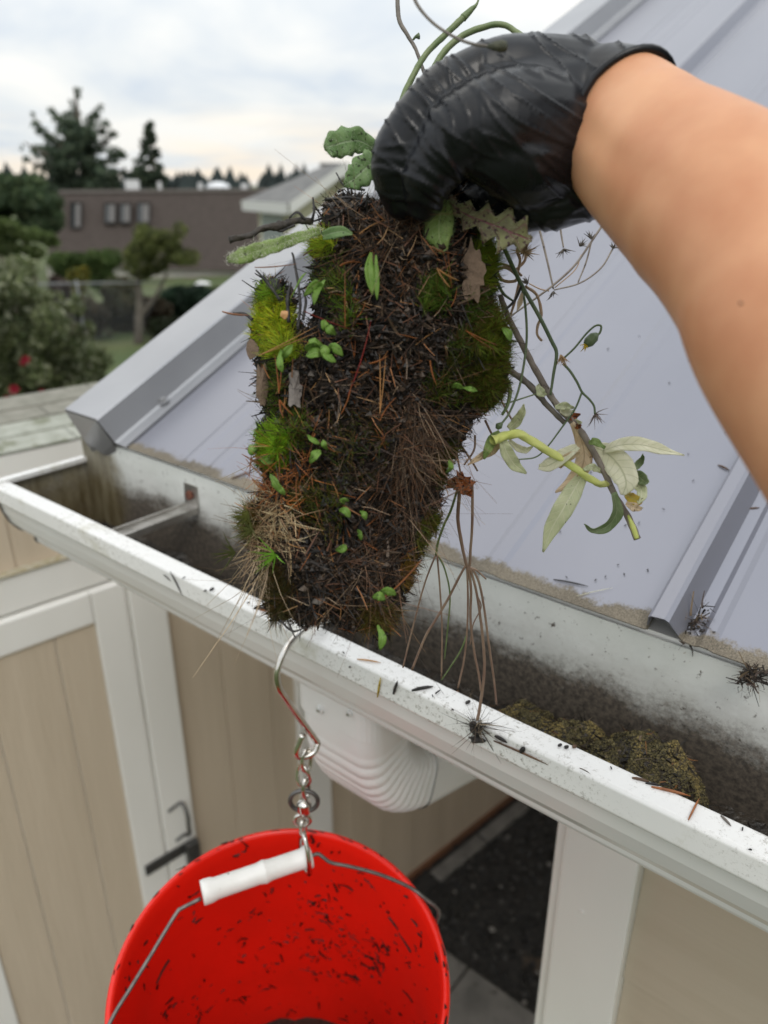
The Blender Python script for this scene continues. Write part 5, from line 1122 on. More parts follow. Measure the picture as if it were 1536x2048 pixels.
# ------------------------------------------------------------------ person: forearm and gloved fist
per = empty('person', at(1500, 600, .27), 'bare right forearm in a black nitrile glove gripping the clod', 'person')
arm = [((1105, 222), .402, 115), ((1172, 234), .390, 124), ((1228, 250), .374, 132), ((1266, 283), .358, 143), ((1308, 322), .344, 154), ((1362, 364), .330, 170), ((1420, 410), .314, 186), ((1482, 470), .298, 192), ((1545, 556), .282, 198), ((1610, 672), .266, 215), ((1730, 832), .250, 235), ((1910, 1080), .235, 255), ((2160, 1400), .225, 275)]
vs = []; fs = []; SG = 56; n_ = len(arm)
cen = [at(*a[0], a[1]) for a in arm]; cen_s = spline(cen, 8); rad_s = np.interp(np.linspace(0, n_ - 1, len(cen_s)), range(n_), [a[1] * a[2] / F for a in arm])
for i, c_ in enumerate(cen_s):
    Tn = (cen_s[min(i + 1, len(cen_s) - 1)] - cen_s[max(i - 1, 0)]).normalized(); vw = -c_.normalized(); side = Tn.cross(vw).normalized(); nr_ = side.cross(Tn).normalized()
    f_ = i / (len(cen_s) - 1); r_ = rad_s[i]; th_ = .68 + .16 * f_
    for k in range(SG):
        a = 2 * math.pi * k / SG
        rr_ = r_ * (1 + .012 * math.sin(3 * a + 5 * f_))
        # tendons of the inner wrist fade towards the elbow
        for (a0, am, wd_) in ((math.radians(128), .045, .17), (math.radians(98), .034, .15), (math.radians(113), -.060, .13), (math.radians(75), -.030, .25), (math.radians(40), .03, .35)):
            e_ = ((a - a0 + .5 * f_ + math.pi) % (2 * math.pi) - math.pi) / wd_; rr_ += r_ * am * .6 * math.exp(-e_ * e_) * max(0, 1 - f_ * 1.5) * min(1, max(0, f_ - .14) * 9)
        vs.append(c_ - side * math.cos(a) * rr_ + nr_ * math.sin(a) * rr_ * th_)
for i in range(len(cen_s) - 1):
    for k in range(SG): fs.append((i * SG + k, i * SG + (k + 1) % SG, (i + 1) * SG + (k + 1) % SG, (i + 1) * SG + k))
fs += [tuple(range(SG)), tuple((len(cen_s) - 1) * SG + k for k in range(SG))]
armo = mesh('arm', vs, fs, M['skin'], per, True)
bm = bmesh.new(); bm.from_mesh(armo.data); bmesh.ops.recalc_face_normals(bm, faces=bm.faces); bm.to_mesh(armo.data); bm.free()
sb_ = armo.modifiers.new('s', 'SUBSURF'); sb_.levels = 1; sb_.render_levels = 1
flake('mole', 1481, 607, .2365, 4, 4, mat('mole', (.16, .07, .04)), per, .0003, 3, 10, 0)
# glove: tapered volumes fused into one skin
parts = [([(1125, 185, .390), (1050, 152, .378), (965, 158, .374), (900, 192, .372)], [.027, .0180, .0155, .0160], 1),
         ([(905, 190, .372), (850, 240, .372), (802, 298, .375)], [.0165, .0150, .0134], 1), ([(802, 298, .375), (790, 345, .380), (800, 402, .388)], [.0134, .0118, .0085], 1),
         ([(1120, 200, .40), (1060, 165, .398), (960, 172, .396), (900, 208, .396)], [.025, .019, .0160, .0145], 1), ([(900, 208, .396), (850, 258, .400), (812, 335, .407), (838, 395, .412)], [.0145, .0125, .0108, .0085], 1),
         ([(1130, 230, .41), (1060, 190, .412), (970, 200, .416), (900, 256, .420), (878, 330, .424), (905, 415, .428)], [.023, .017, .0145, .0120, .0105, .0085], 1),
         ([(1130, 260, .42), (1060, 230, .426), (1000, 245, .430), (945, 300, .434), (945, 360, .438), (985, 430, .436)], [.020, .016, .0125, .011, .010, .0075], 1),
         ([(1115, 285, .392), (1060, 262, .376), (1000, 252, .366), (935, 262, .364), (885, 308, .368), (856, 360, .374), (848, 402, .382)], [.030, .0290, .0245, .0195, .0155, .0130, .0090], 1),
         ([(1110, 215, .384), (1010, 205, .372), (930, 215, .372), (870, 262, .374)], [.026, .0180, .0135, .0105], 1),
         ([(1120, 320, .390), (1040, 315, .372), (970, 292, .368)], [.027, .022, .017], 1),
         ([(1175, 365, .388), (1120, 392, .388), (1065, 410, .392)], [.020, .016, .012], 1), ([(1150, 330, .392), (1090, 330, .396), (1030, 340, .405)], [.026, .023, .018], 1), ([(1060, 405, .392), (1000, 402, .400), (960, 392, .406)], [.014, .013, .011], 1)]
gm = MB()
for pp, rr_, q in parts:
    P = spline([at(*p_) for p_ in pp], 6); d0 = (P[1] - P[0]).normalized(); d1 = (P[-1] - P[-2]).normalized()
    r0, r1 = rr_[0], rr_[-1]
    PP = [P[0] - d0 * r0 * .85, P[0] - d0 * r0 * .5] + P + [P[-1] + d1 * r1 * .5, P[-1] + d1 * r1 * .85]
    ri = list(np.interp(np.linspace(0, 1, len(P)), np.linspace(0, 1, len(rr_)), rr_)); RR = [r0 * .5, r0 * .87] + ri + [r1 * .87, r1 * .5]
    T0 = None; vsl = []; sg = 20
    for i, p_ in enumerate(PP):
        Tn = (PP[min(i + 1, len(PP) - 1)] - PP[max(i - 1, 0)]).normalized(); u = Vector(FW); u = (u - Tn * u.dot(Tn)).normalized(); b = Tn.cross(u)
        for k in range(sg): a = 2 * math.pi * k / sg; vsl.append(p_ + u * math.cos(a) * RR[i] * q + b * math.sin(a) * RR[i])
    fl = [(i * sg + k, i * sg + (k + 1) % sg, (i + 1) * sg + (k + 1) % sg, (i + 1) * sg + k) for i in range(len(PP) - 1) for k in range(sg)] + [tuple(reversed(range(sg))), tuple((len(PP) - 1) * sg + k for k in range(sg))]
    gm.add(vsl, fl)
# loose gauntlet running over the wrist
def cuff_ring(i_f, ex):
    j = i_f; c_ = cen_s[j]; Tn = (cen_s[j + 1] - cen_s[j - 1]).normalized(); vw = -c_.normalized(); side = Tn.cross(vw).normalized(); nr_ = side.cross(Tn).normalized(); r_ = rad_s[j] + ex
    return [c_ - side * math.cos(2 * math.pi * k / 40) * r_ + nr_ * math.sin(2 * math.pi * k / 40) * ((r_ - ex) * .70 + ex) for k in range(40)], Tn
cr0, _ = cuff_ring(3, -.001); cr1, _ = cuff_ring(11, .002); cr2, Tn = cuff_ring(18, .0028)
cr2 = [c_ + Tn * .016 * max(-.4, min(1, -(c_ - sum(cr2, Vector()) / 40).dot(Vector(UP)) / .035)) for c_ in cr2]
gm.add(cr0 + cr1 + cr2, [(i * 40 + k, i * 40 + (k + 1) % 40, (i + 1) * 40 + (k + 1) % 40, (i + 1) * 40 + k) for i in range(2) for k in range(40)] + [tuple(reversed(range(40))), tuple(80 + k for k in range(40))])
tmp = gm.build('glove_raw', None)
bm = bmesh.new(); bm.from_mesh(tmp.data); bmesh.ops.recalc_face_normals(bm, faces=bm.faces); bm.to_mesh(tmp.data); bm.free()
rm = tmp.modifiers.new('r', 'REMESH'); rm.mode = 'VOXEL'; rm.voxel_size = .0012; rm.adaptivity = 0
s2 = tmp.modifiers.new('s', 'SMOOTH'); s2.factor = .5; s2.iterations = 14
dg = bpy.context.evaluated_depsgraph_get(); gme = bpy.data.meshes.new_from_object(tmp.evaluated_get(dg)); bpy.data.objects.remove(tmp)
nv = len(gme.vertices); co = np.empty(nv * 3); gme.vertices.foreach_get('co', co); co = co.reshape(-1, 3); no = np.empty(nv * 3); gme.vertices.foreach_get('normal', no); no = no.reshape(-1, 3)
dpt = co @ FW; pxx = 768 + F * (co @ RT) / dpt; pyy = 1024 - F * (co @ UP) / dpt
def ridged(v): return 1 - abs(v) * 2
dsp = np.zeros(nv)
for i in range(nv):
    x, y = pxx[i], pyy[i]
    # folds run across the back of the hand, fanning towards the knuckle
    ang = math.atan2(y - 470, x - 1000); rr_ = math.hypot(x - 1000, y - 470)
    w1 = ridged(noise.noise(Vector((ang * 7 + .8 * noise.noise(Vector((x * .01, y * .01, 0))), rr_ * .004, dpt[i] * 14)))); w2 = ridged(noise.noise(Vector((x * .020 + y * .012, y * .006 - x * .002, 7 + dpt[i] * 20))))
    w3 = ridged(noise.noise(Vector((x * .012, y * .045, 3 + dpt[i] * 30))))
    m1 = math.exp(-((x - 890) / 85) ** 2) ; m3 = math.exp(-((x - 1130) / 90) ** 2 - ((y - 430) / 45) ** 2) + .8 * math.exp(-((x - 790) / 40) ** 2 - ((y - 320) / 50) ** 2)
    w4 = ridged(noise.noise(Vector((x * .016 - y * .010, x * .006 + y * .010, 11 + dpt[i] * 9))))
    u_, v_ = (x - 1000) * .8 + (y - 250) * .6, -(x - 1000) * .6 + (y - 250) * .8
    w5 = ridged(noise.noise(Vector((v_ * .030, u_ * .005, 21 + dpt[i] * 6))))
    dsp[i] = .0013 * max(0, w1 - .70) * (m1 * .9 + .03) * 3 + .0013 * max(0, w5 - .82) * 4 + .0026 * max(0, w3 - .5) * m3 + .0016 * noise.noise(Vector((x * .007, y * .007, 1 + dpt[i] * 6)))
co += no * dsp[:, None]
# cut open the gauntlet end so the arm leaves it through a rolled rim
gme.vertices.foreach_set('co', co.ravel()); gme.update()
glo = link('glove', gme, M['glove'], per, True)
ctr = sum(cr2, Vector()) / 40
P = [c_ + (ctr - c_).normalized() * .0006 - Tn * .0002 for c_ in cr2]
vs = []; fs = []
for i in range(40):
    Tt = (P[(i + 1) % 40] - P[i - 1]).normalized(); a_ = Tn; b__ = Tt.cross(a_)
    for k in range(8): q = 2 * math.pi * k / 8; vs.append(P[i] + (a_ * math.cos(q) + b__ * math.sin(q)) * .0019)
for i in range(40):
    for k in range(8): fs.append((i * 8 + k, i * 8 + (k + 1) % 8, ((i + 1) % 40) * 8 + (k + 1) % 8, ((i + 1) % 40) * 8 + k))
ro_ = mesh('glove_rim', vs, fs, M['glove'], per, True)
# ------------------------------------------------------------------ garden, houses and trees behind
def leafcloud(name, blobs_, n, size, cols, par, p=None, flat=.0, m=None, kind=None, squash=1.0):
    """leaf quads spread through overlapping ellipsoids. blobs_: (centre, rx, ry, rz)"""
    wts = np.array([b[1] * b[2] * b[3] for b in blobs_]) ** .75; wts /= wts.sum()
    which = NR.choice(len(blobs_), n, p=wts); C_ = np.array([tuple(b[0]) for b in blobs_])[which]; Rr = np.array([b[1:4] for b in blobs_])[which]
    d = NR.normal(0, 1, (n, 3)); d /= np.linalg.norm(d, axis=1, keepdims=True); rad = NR.uniform(.45, 1.05, (n, 1)) ** .7
    P = C_ + d * rad * Rr
    a = NR.normal(0, 1, (n, 3)); a[:, 2] *= squash; a /= np.linalg.norm(a, axis=1, keepdims=True); b = np.cross(a, NR.normal(0, 1, (n, 3))); b /= np.linalg.norm(b, axis=1, keepdims=True)
    s = (size * NR.uniform(.6, 1.4, n))[:, None]
    V = np.stack([P - a * s, P + b * s * .45, P + a * s, P - b * s * .45], 1).reshape(-1, 3)
    f = np.arange(n * 4).reshape(-1, 4)
    tone = np.array([.75 + .5 * noise.noise(Vector(tuple(q / (size * 9)))) for q in P])[:, None]
    col = np.repeat(pick(cols, n, p) * tone * 1.25, 4, axis=0)
    o = mesh(name, V, f, m or M['foliage'], par, col=np.clip(col, 0, 1))
    if kind: o['kind'] = kind
    return o
def hv(az_px, r, z): q_ = at_r(az_px, 365, r); return Vector((q_.x, q_.y, z))
def crossdir(px):                                   # horizontal unit vectors: to the right of the view, and away
    q_ = ray(px, 365); aw = Vector((q_[0], q_[1], 0)).normalized(); return Vector((aw.y, -aw.x, 0)), aw
def ppm(r): return 1666 / r                         # photo pixels per metre near the horizon, roughly
# brown mansard building
BR = 50.0; rt_, aw_ = crossdir(330)
bb = empty('brown_building', hv(330, BR, -6), 'dark brown flat topped building with slanting walls and four narrow windows', 'building')
def bpt(x, y, off=0):                               # point on the slanted front: intersect with vertical plane at distance BR-off
    c0 = hv(330, BR - off, 0); return onplane(x, y, tuple(aw_), aw_.dot(c0))
tl, tr = bpt(118, 384), bpt(560, 380); bl, br_ = bpt(92, 530, 1.4), bpt(600, 546, 1.4)
M['mans'] = mat('brown_shingle_wall', (.068, .053, .047), (.088, .070, .062), 3, .85, .8, 12, stretch=(1, 1, 3), dist=.03)
def lerp2(u, v): return tl.lerp(tr, u).lerp(bl.lerp(br_, u), v)
back = aw_ * 11
mesh('wall', [tl, tr, br_, bl, tl + back, tr + back, br_ + back * 1.1, bl + back * 1.1], [(0, 3, 2, 1), (0, 4, 7, 3), (1, 2, 6, 5), (0, 1, 5, 4), (4, 5, 6, 7)], M['mans'], bb)
# courses of shingles
for k in range(22):
    v0, v1 = k / 22, (k + 1) / 22 - .002; o_ = -aw_ * .008
    mesh('shingle_course', [lerp2(0, v0) - aw_ * .005, lerp2(1, v0) - aw_ * .005, lerp2(1, v1) + o_ * 2, lerp2(0, v1) + o_ * 2, lerp2(1, v1) , lerp2(0, v1)], [(0, 3, 2, 1), (3, 5, 4, 2)], M['mans'], bb)
fr_ = tl - aw_ * .1 + Vector((0, 0, .02)); 
vs = [tl - aw_ * .12, tr - aw_ * .12, tr + aw_ * .1, tl + aw_ * .1]; vs = [v_ - Vector((0, 0, .06)) for v_ in vs] + [v_ + Vector((0, 0, .10)) for v_ in vs]
mesh('roof_edge', vs, [(0, 1, 5, 4), (4, 5, 6, 7), (1, 2, 6, 5), (3, 0, 4, 7), (0, 3, 2, 1)], mat('brown_grey_trim', (.16, .14, .13)), bb)
M['winf'] = mat('dark_window_frame', (.03, .028, .028)); M['pane'] = mat('window_glass', (.05, .055, .06), rough=.08, spec=.8); M['blind'] = mat('pale_blind', (.20, .19, .19), rough=.6)
for (x0, x1, y0, y1) in ((140, 163, 404, 456), (208, 232, 406, 446), (238, 262, 406, 446), (273, 300, 405, 446)):
    c_ = [bpt(x0, y0, .75), bpt(x1, y0, .75), bpt(x1, y1, .85), bpt(x0, y1, .85)]
    g_ = aw_ * 1.0; ox = rt_ * .07; oz = Vector((0, 0, .07))
    inn = [c_[0] + ox - oz, c_[1] - ox - oz, c_[2] - ox + oz, c_[3] + ox + oz]
    wo = mesh('window', c_ + [v_ + aw_ * .10 for v_ in inn] + [v_ + g_ for v_ in c_], [(0, 4, 5, 1), (1, 5, 6, 2), (2, 6, 7, 3), (3, 7, 4, 0), (0, 1, 9, 8), (1, 2, 10, 9), (2, 3, 11, 10), (3, 0, 8, 11)], M['winf'], bb)
    i2 = [v_ + aw_ * .09 for v_ in inn]
    mesh('pane', i2, [(0, 3, 2, 1)], M['pane'], wo)
    md = [i2[0].lerp(i2[1], .45) - aw_ * .01, i2[1] - aw_ * .01, i2[2] - aw_ * .01, i2[3].lerp(i2[2], .45) - aw_ * .01]
    mesh('blind', md, [(0, 3, 2, 1)], M['blind'], wo)
# base wall, roof vents, skylight
M['pale'] = mat('pale_render', (.42, .40, .36), (.5, .48, .44), 2, .8)
b0, b1_ = bpt(92, 528, 1.1), bpt(600, 545, 1.1)
mesh('base_wall', [b0, b1_, Vector((b1_.x, b1_.y, -7.5)), Vector((b0.x, b0.y, -7.5))], [(0, 3, 2, 1)], M['pale'], bb)
def wbox(name, c, sx, sy, sz, m, par, a=None):
    r_, w_ = (rt_, aw_) if a is None else a
    Mx = Matrix(((r_.x, w_.x, 0, c.x), (r_.y, w_.y, 0, c.y), (0, 0, 1, c.z), (0, 0, 0, 1))); return MB().box((-sx / 2, -sy / 2, 0), (sx / 2, sy / 2, sz), Mx).build(name, m, par)
M['vent'] = mat('white_vent', (.65, .66, .66), rough=.5)
topz = tl.z + .04
for (px, w1, h1) in ((263, .8, .55), (320, .22, .45), (405, .25, .40), (497, .35, .35)):
    q_ = bpt(px, 384); q_ = q_ + aw_ * 2.5; q_.z = topz - .1; wbox('roof_vent', q_, w1, .6, h1 + .15, M['vent'], bb)
q_ = bpt(443, 380) + aw_ * 3; q_.z = topz - .05
vs = []; fs = []
for i in range(6):
    e_ = i / 5 * math.pi / 2
    for k in range(16): a = 2 * math.pi * k / 16; vs.append(q_ + rt_ * math.cos(a) * .75 * math.cos(e_) + aw_ * math.sin(a) * .75 * math.cos(e_) + Vector((0, 0, .2 + .35 * math.sin(e_))))
for i in range(5):
    for k in range(16): fs.append((i * 16 + k, i * 16 + (k + 1) % 16, (i + 1) * 16 + (k + 1) % 16, (i + 1) * 16 + k))
mesh('skylight', vs, fs, mat('skylight_dome', (.7, .72, .74), rough=.2), bb, True)
# tarp in front of the base wall
tb_ = hv(388, 44, 0); tb_.z = at_r(388, 578, 44).z
vs = []; fs = []
for i in range(13):
    for k in range(13):
        u, v = i / 6 - 1, k / 6 - 1; h_ = max(0, 1 - u * u - v * v) ** .5
        vs.append(tb_ + rt_ * u * .75 + aw_ * v * .5 + Vector((0, 0, -.35 + .75 * h_ + .08 * noise.noise(Vector((u * 3, v * 3, 1))))))
for i in range(12):
    for k in range(12): a = i * 13 + k; fs.append((a, a + 13, a + 14, a + 1))
tag(mesh('tarp', vs, fs, mat('white_tarp', (.75, .76, .76), rough=.5), None, True), 'white covered heap in front of the pale base wall', 'tarp')
# neighbour house with grey roof and brick chimney
hb_ = empty('neighbour_house', hv(600, 30, -4), 'cream house with low grey roof, white barge board and brick chimney', 'house')
r2, a2 = crossdir(580); 
K = at_r(578, 414, 28.0)                            # eave corner
gd = (r2 * .80 + a2 * .60).normalized(); ed = (a2 * .93 - r2 * .36).normalized()   # gable direction, eave direction (away)
GWD = 4.9; RH = 1.25; LEN = 5.0
ap = K + gd * GWD / 2 + Vector((0, 0, RH)); K2 = K + gd * GWD; kb, apb, k2b = K + ed * LEN, ap + ed * 2.2 - Vector((0, 0, .1)), K2 + ed * LEN
M['ashroof'] = mat('grey_asphalt_roof', (.13, .13, .13), (.18, .18, .175), 2, .9, .5, 30); M['cream'] = mat('cream_wall', (.42, .40, .27), (.48, .46, .33), 2, .7); M['creamw'] = mat('white_barge', (.62, .62, .60))
up_ = Vector((0, 0, .12))
mesh('roof', [K, ap, apb, kb, K + up_, ap + up_, apb + up_, kb + up_, K2, k2b, K2 + up_, k2b + up_], [(4, 5, 6, 7), (5, 10, 11, 6), (0, 3, 2, 1), (1, 2, 9, 8), (0, 4, 7, 3), (8, 9, 11, 10), (6, 11, 7), (3, 7, 11, 9)], M['ashroof'], hb_)
ox = -ed * .06
mesh('barge_board', [K + ox - up_ * 2.2, ap + ox - up_ * 2.2, ap + ox + up_ * 1.1, K + ox + up_ * 1.1, K2 + ox - up_ * 2.2, K2 + ox + up_ * 1.1], [(0, 1, 2, 3), (1, 4, 5, 2)], M['creamw'], hb_)
o2 = -gd * .05
mesh('eave_fascia', [K + o2 - up_ * 2.0, K + o2 + up_, kb + o2 + up_, kb + o2 - up_ * 2.0], [(0, 1, 2, 3)], M['creamw'], hb_)
WK = K + gd * .5 + ed * .5; WZ = -7.0
w0, w1_, w2_ = WK.copy(), WK + gd * (GWD - 1), WK + ed * (LEN - 1)
wa = ap + ed * .5 - Vector((0, 0, .1)); 
mesh('wall', [w0, w1_, wa, Vector((w0.x, w0.y, WZ)), Vector((w1_.x, w1_.y, WZ)), w2_, Vector((w2_.x, w2_.y, WZ))], [(0, 1, 2), (3, 4, 1, 0), (6, 3, 0, 5)], M['cream'], hb_)
wv = [w0 + ed * 1.2 - gd * .03, w0 + ed * 3.6 - gd * .03]
wo = mesh('window', [wv[0] - Vector((0, 0, .25)), wv[1] - Vector((0, 0, .25)), wv[1] - Vector((0, 0, 1.5)), wv[0] - Vector((0, 0, 1.5))], [(0, 3, 2, 1)], M['vent'], hb_)
mesh('pane', [v_ - gd * .02 for v_ in (wv[0] + ed * .1 - Vector((0, 0, .35)), wv[1] - ed * .1 - Vector((0, 0, .35)), wv[1] - ed * .1 - Vector((0, 0, 1.4)), wv[0] + ed * .1 - Vector((0, 0, 1.4)))], [(0, 3, 2, 1)], mat('curtained_glass', (.30, .33, .34), rough=.15), wo)
ch_c = at_r(668, 352, 33.5); ch_c.z -= 1.2
ch_ = wbox('chimney', ch_c, .95, .7, 1.55, mat('chimney_brick', (.26, .13, .09), (.34, .20, .15), 6, .9), hb_, (r2, a2)); wbox('chimney_cap', ch_c + Vector((0, 0, 1.551)), 1.1, .85, .12, M['ashroof'], ch_, (r2, a2))
# wire fence
fn = empty('wire_fence', hv(100, 17, -3.2), 'thin wire fence with galvanised top rail across the garden', 'fence')
FZ = {}
M['galv'] = mat('galvanised', (.22, .23, .24), rough=.5, metal=.3)
pa, pb = at_r(-60, 570, 14.6), at_r(330, 564, 15.0)
tube('top_rail', [pa, pa.lerp(pb, .5), pb], .014, M['galv'], fn, seg=8)
for u in (.52, ):
    q_ = pa.lerp(pb, u); tube('fence_post', [q_ + Vector((0, 0, .05)), q_ - Vector((0, 0, 1.7))], .018, M['galv'], fn, seg=8)
wm = MB(); ln_f = (pb - pa).length; nw_ = 46
for k in range(-14, nw_):
    for sgn in (1, -1):
        u0 = (k + (0 if sgn > 0 else 14)) / nw_; u1 = u0 + sgn * 14 / nw_
        t0_, t1_ = 0.0, 1.0
        if not (0 <= u0 <= 1 and 0 <= u1 <= 1): continue
        A_, B_ = pa.lerp(pb, u0), pa.lerp(pb, u1) - Vector((0, 0, 1.5)); v_, f_ = tube_geo([A_, B_], [.0015, .0015], 3); wm.add(v_, f_)
wm.build('wire_mesh', M['galv'], fn)
# trees
def tree(name, label, base, top, px_r, blobs_, n, size, cols, limbs=(), trunk_r=.2, group=None, cat='tree', p=None, squash=1, kindname='crown'):
    t = empty(name, base, label, cat, group)
    if top is not None: tube('trunk', [base, base.lerp(top, .5) + Vector((.1, 0, 0)), top], [trunk_r, trunk_r * .7, trunk_r * .15], M['bark'], t, seg=8)
    for l in limbs: tube('limb', l, [trunk_r * .45, trunk_r * .1], M['bark'], t, seg=6)
    leafcloud(kindname, blobs_, n, size, cols, t, p, squash=squash)
    return t
def pb_(x, y, r, rx, ry=None, rz=None):             # blob from photo px and distance, radii in photo px
    s_ = r / 1600.0; ry = rx if ry is None else ry; return (at_r(x, y, r), rx * s_, (rz or rx) * s_, ry * s_)
for (lab, x_, y_, h_, w_) in (('tall dark conifer beyond the right end of the roof, nearest one', 5.2, 1.0, 8.0, 1.7), ('tall dark conifer beyond the right end of the roof, middle one', 6.0, 3.6, 10.0, 2.2), ('tall dark conifer beyond the right end of the roof, farthest one', 5.6, 6.8, 9.0, 2.2)):
    bl_ = [(Vector((x_ + R.uniform(-.5, .5) * w_ * (1 - k / 30), y_ + R.uniform(-.6, .6) * w_ * (1 - k / 30), -2.2 + h_ * k / 24)), w_ * (1.05 - k / 26), w_ * (1.05 - k / 26), .45) for k in range(24)]
    tree('conifer', lab, Vector((x_, y_, -2.7)), Vector((x_, y_, -2.7 + h_)), 1, bl_, 7000, .16, [(.03, .05, .03), (.045, .07, .04)], (), .2)
# big conifer with separate boughs
r = 62
tips = [((150, 330), (62, 228)), ((150, 300), (104, 212)), ((155, 280), (150, 178)), ((160, 285), (202, 206)), ((165, 300), (182, 236)), ((165, 320), (232, 262)), ((165, 345), (240, 300)), ((150, 330), (48, 285)), ((150, 350), (60, 322)), ((150, 370), (72, 352)), ((165, 365), (252, 338)), ((150, 310), (92, 262)), ((160, 300), (215, 240)), ((155, 290), (128, 232)), ((165, 360), (235, 370))]
bl_ = []
limbs = []
for (a, b) in tips:
    limbs.append([at_r(*a, r), at_r((a[0] + b[0]) / 2, (a[1] + b[1]) / 2 + 4, r + R.uniform(-1, 1)), at_r(*b, r + R.uniform(-1.5, 1.5))])
    for k in range(7):
        u = .15 + .85 * k / 6; bl_.append(pb_(a[0] + (b[0] - a[0]) * u + R.uniform(-7, 7), a[1] + (b[1] - a[1]) * u + R.uniform(-4, 11), r + R.uniform(-1.5, 1.5), (20 - 13 * u) * R.uniform(.6, 1.2), (11 - 6 * u) * R.uniform(.7, 1.2)))
for k in range(34): bl_.append(pb_(R.uniform(85, 240), R.uniform(290, 400), r + R.uniform(-2, 2), R.uniform(12, 24), R.uniform(6, 11)))
for k in range(10): bl_.append(pb_(R.uniform(60, 240), R.uniform(370, 400), r + R.uniform(-2, 2), 24, 14))
CG = [(.07, .10, .065), (.10, .14, .09), (.14, .18, .11), (.045, .07, .05)]
tree('conifer', 'big dark spreading conifer standing behind the brown building', hv(160, r, -7), at_r(152, 190, r), r, bl_, 13000, .17, CG, limbs, .45)
# slender conifer right of it
r = 60; bl_ = []; limbs = []
for k in range(13):
    y = 250 + k * 10; w_ = 5 + k * 2.2
    for s_ in (-1, 1):
        if s_ > 0 and k % 3 == 1: continue
        e_ = w_ * (1.6 if s_ < 0 else .8) * R.uniform(.7, 1.2)
        limbs.append([at_r(300 + k * .9, y, r), at_r(300 + s_ * e_, y + 3, r)])
        for q in range(4): bl_.append(pb_(300 + k * .7 + s_ * e_ * (q + .5) / 4, y + R.uniform(-3, 5), r, 5, 4))
for k in range(8): bl_.append(pb_(R.uniform(262, 318), R.uniform(335, 385), r, 13, 9))
tree('conifer', 'slender conifer leaning right above the roof vents of the brown building', hv(312, r, -7), at_r(300, 243, r), r, bl_, 3600, .16, CG, limbs, .2)
# dark round trees at the left edge
bl_ = [pb_(R.uniform(-60, 100), R.uniform(365, 470), 42 + R.uniform(-2, 2), R.uniform(18, 32), R.uniform(14, 24)) for k in range(26)]
tree('evergreen_tree', 'dark dense evergreen at the left edge beside the brown building', hv(30, 42, -6), at_r(30, 380, 42), 42, bl_, 11000, .16, [(.055, .09, .045), (.08, .12, .06), (.11, .15, .07)], (), .3)
# cedar with light green drooping boughs
bl_ = []
for k in range(16):
    u = k / 15; bl_.append(pb_(-20 + 130 * u, 445 + 38 * u + R.uniform(-5, 8), 22, 18 - 9 * u, 9))
    bl_.append(pb_(-30 + 100 * u, 485 + 26 * u + R.uniform(-8, 8), 22, 18, 9))
tree('cedar', 'light green drooping cedar boughs at the left edge', hv(-10, 22, -3.6), at_r(-20, 440, 22), 22, bl_, 6000, .085, [(.08, .12, .035), (.12, .17, .055), (.16, .20, .08)], (), .16)
# hedge of rounded shrubs before the building
for (lab, cx_, cy_, rx, ry, r, n, cols, sz) in (('round green shrub in front of the brown building at left', 135, 528, 38, 26, 36, 3500, [(.06, .10, .03), (.09, .13, .04)], .10), ('larger round green shrub in front of the brown building', 200, 532, 44, 32, 34, 4200, [(.065, .11, .03), (.10, .14, .045)], .10),
        ('yellow leaved shrub behind the wire fence', 155, 552, 24, 20, 24, 1200, [(.20, .16, .02), (.12, .13, .03), (.07, .09, .03)], .07), ('reddish brown shrub behind the fence post', 118, 590, 24, 34, 15.3, 2200, [(.075, .055, .045), (.10, .07, .06)], .06),
        ('low dull brown shrub behind the fence at left of the small tree', 180, 622, 44, 34, 15.8, 5000, [(.085, .07, .045), (.11, .085, .055), (.06, .06, .035)], .05), ('taller olive brown thicket behind the small tree trunk', 245, 606, 48, 50, 16.6, 6400, [(.06, .06, .03), (.09, .08, .045), (.05, .06, .03)], .055), ('brown twiggy shrub right of the small tree trunk', 310, 626, 36, 34, 16, 4200, [(.09, .065, .045), (.06, .05, .03)], .05), ('very dark green bush right of the small tree trunk', 378, 606, 58, 40, 17.5, 9000, [(.016, .034, .020), (.028, .05, .03)], .07),
        ('mid green shrub beyond the dark green bush', 420, 588, 26, 18, 30, 1200, [(.05, .07, .02), (.07, .09, .03)], .08), ('low leafy plant between the bush and the roof edge', 345, 655, 55, 22, 15.3, 2400, [(.03, .045, .018), (.05, .06, .03)], .06), ('low orange tinted shrub behind the fence rail', 250, 570, 34, 16, 24, 1400, [(.06, .05, .02), (.09, .06, .03), (.05, .07, .02)], .06)):
    bl_ = [pb_(cx_ + R.uniform(-.55, .55) * rx, cy_ + R.uniform(-.5, .5) * ry, r + R.uniform(-.4, .4), rx * R.uniform(.35, .6), ry * R.uniform(.4, .6)) for k in range(12 if n < 6500 else 34)]
    g0_ = hv(cx_, r, gz(r)); t = empty('shrub', g0_, lab, 'shrub')
    tube('stem', [g0_, at_r(cx_, cy_, r)], .03, M['bark'], t, seg=6); leafcloud('crown', bl_ + [((at_r(cx_, cy_ + ry * .7, r)), rx * r / 1600 * .8, rx * r / 1600 * .6, max(.2, (at_r(cx_, cy_, r).z - gz(r)) * .5))], n, sz, cols, t)
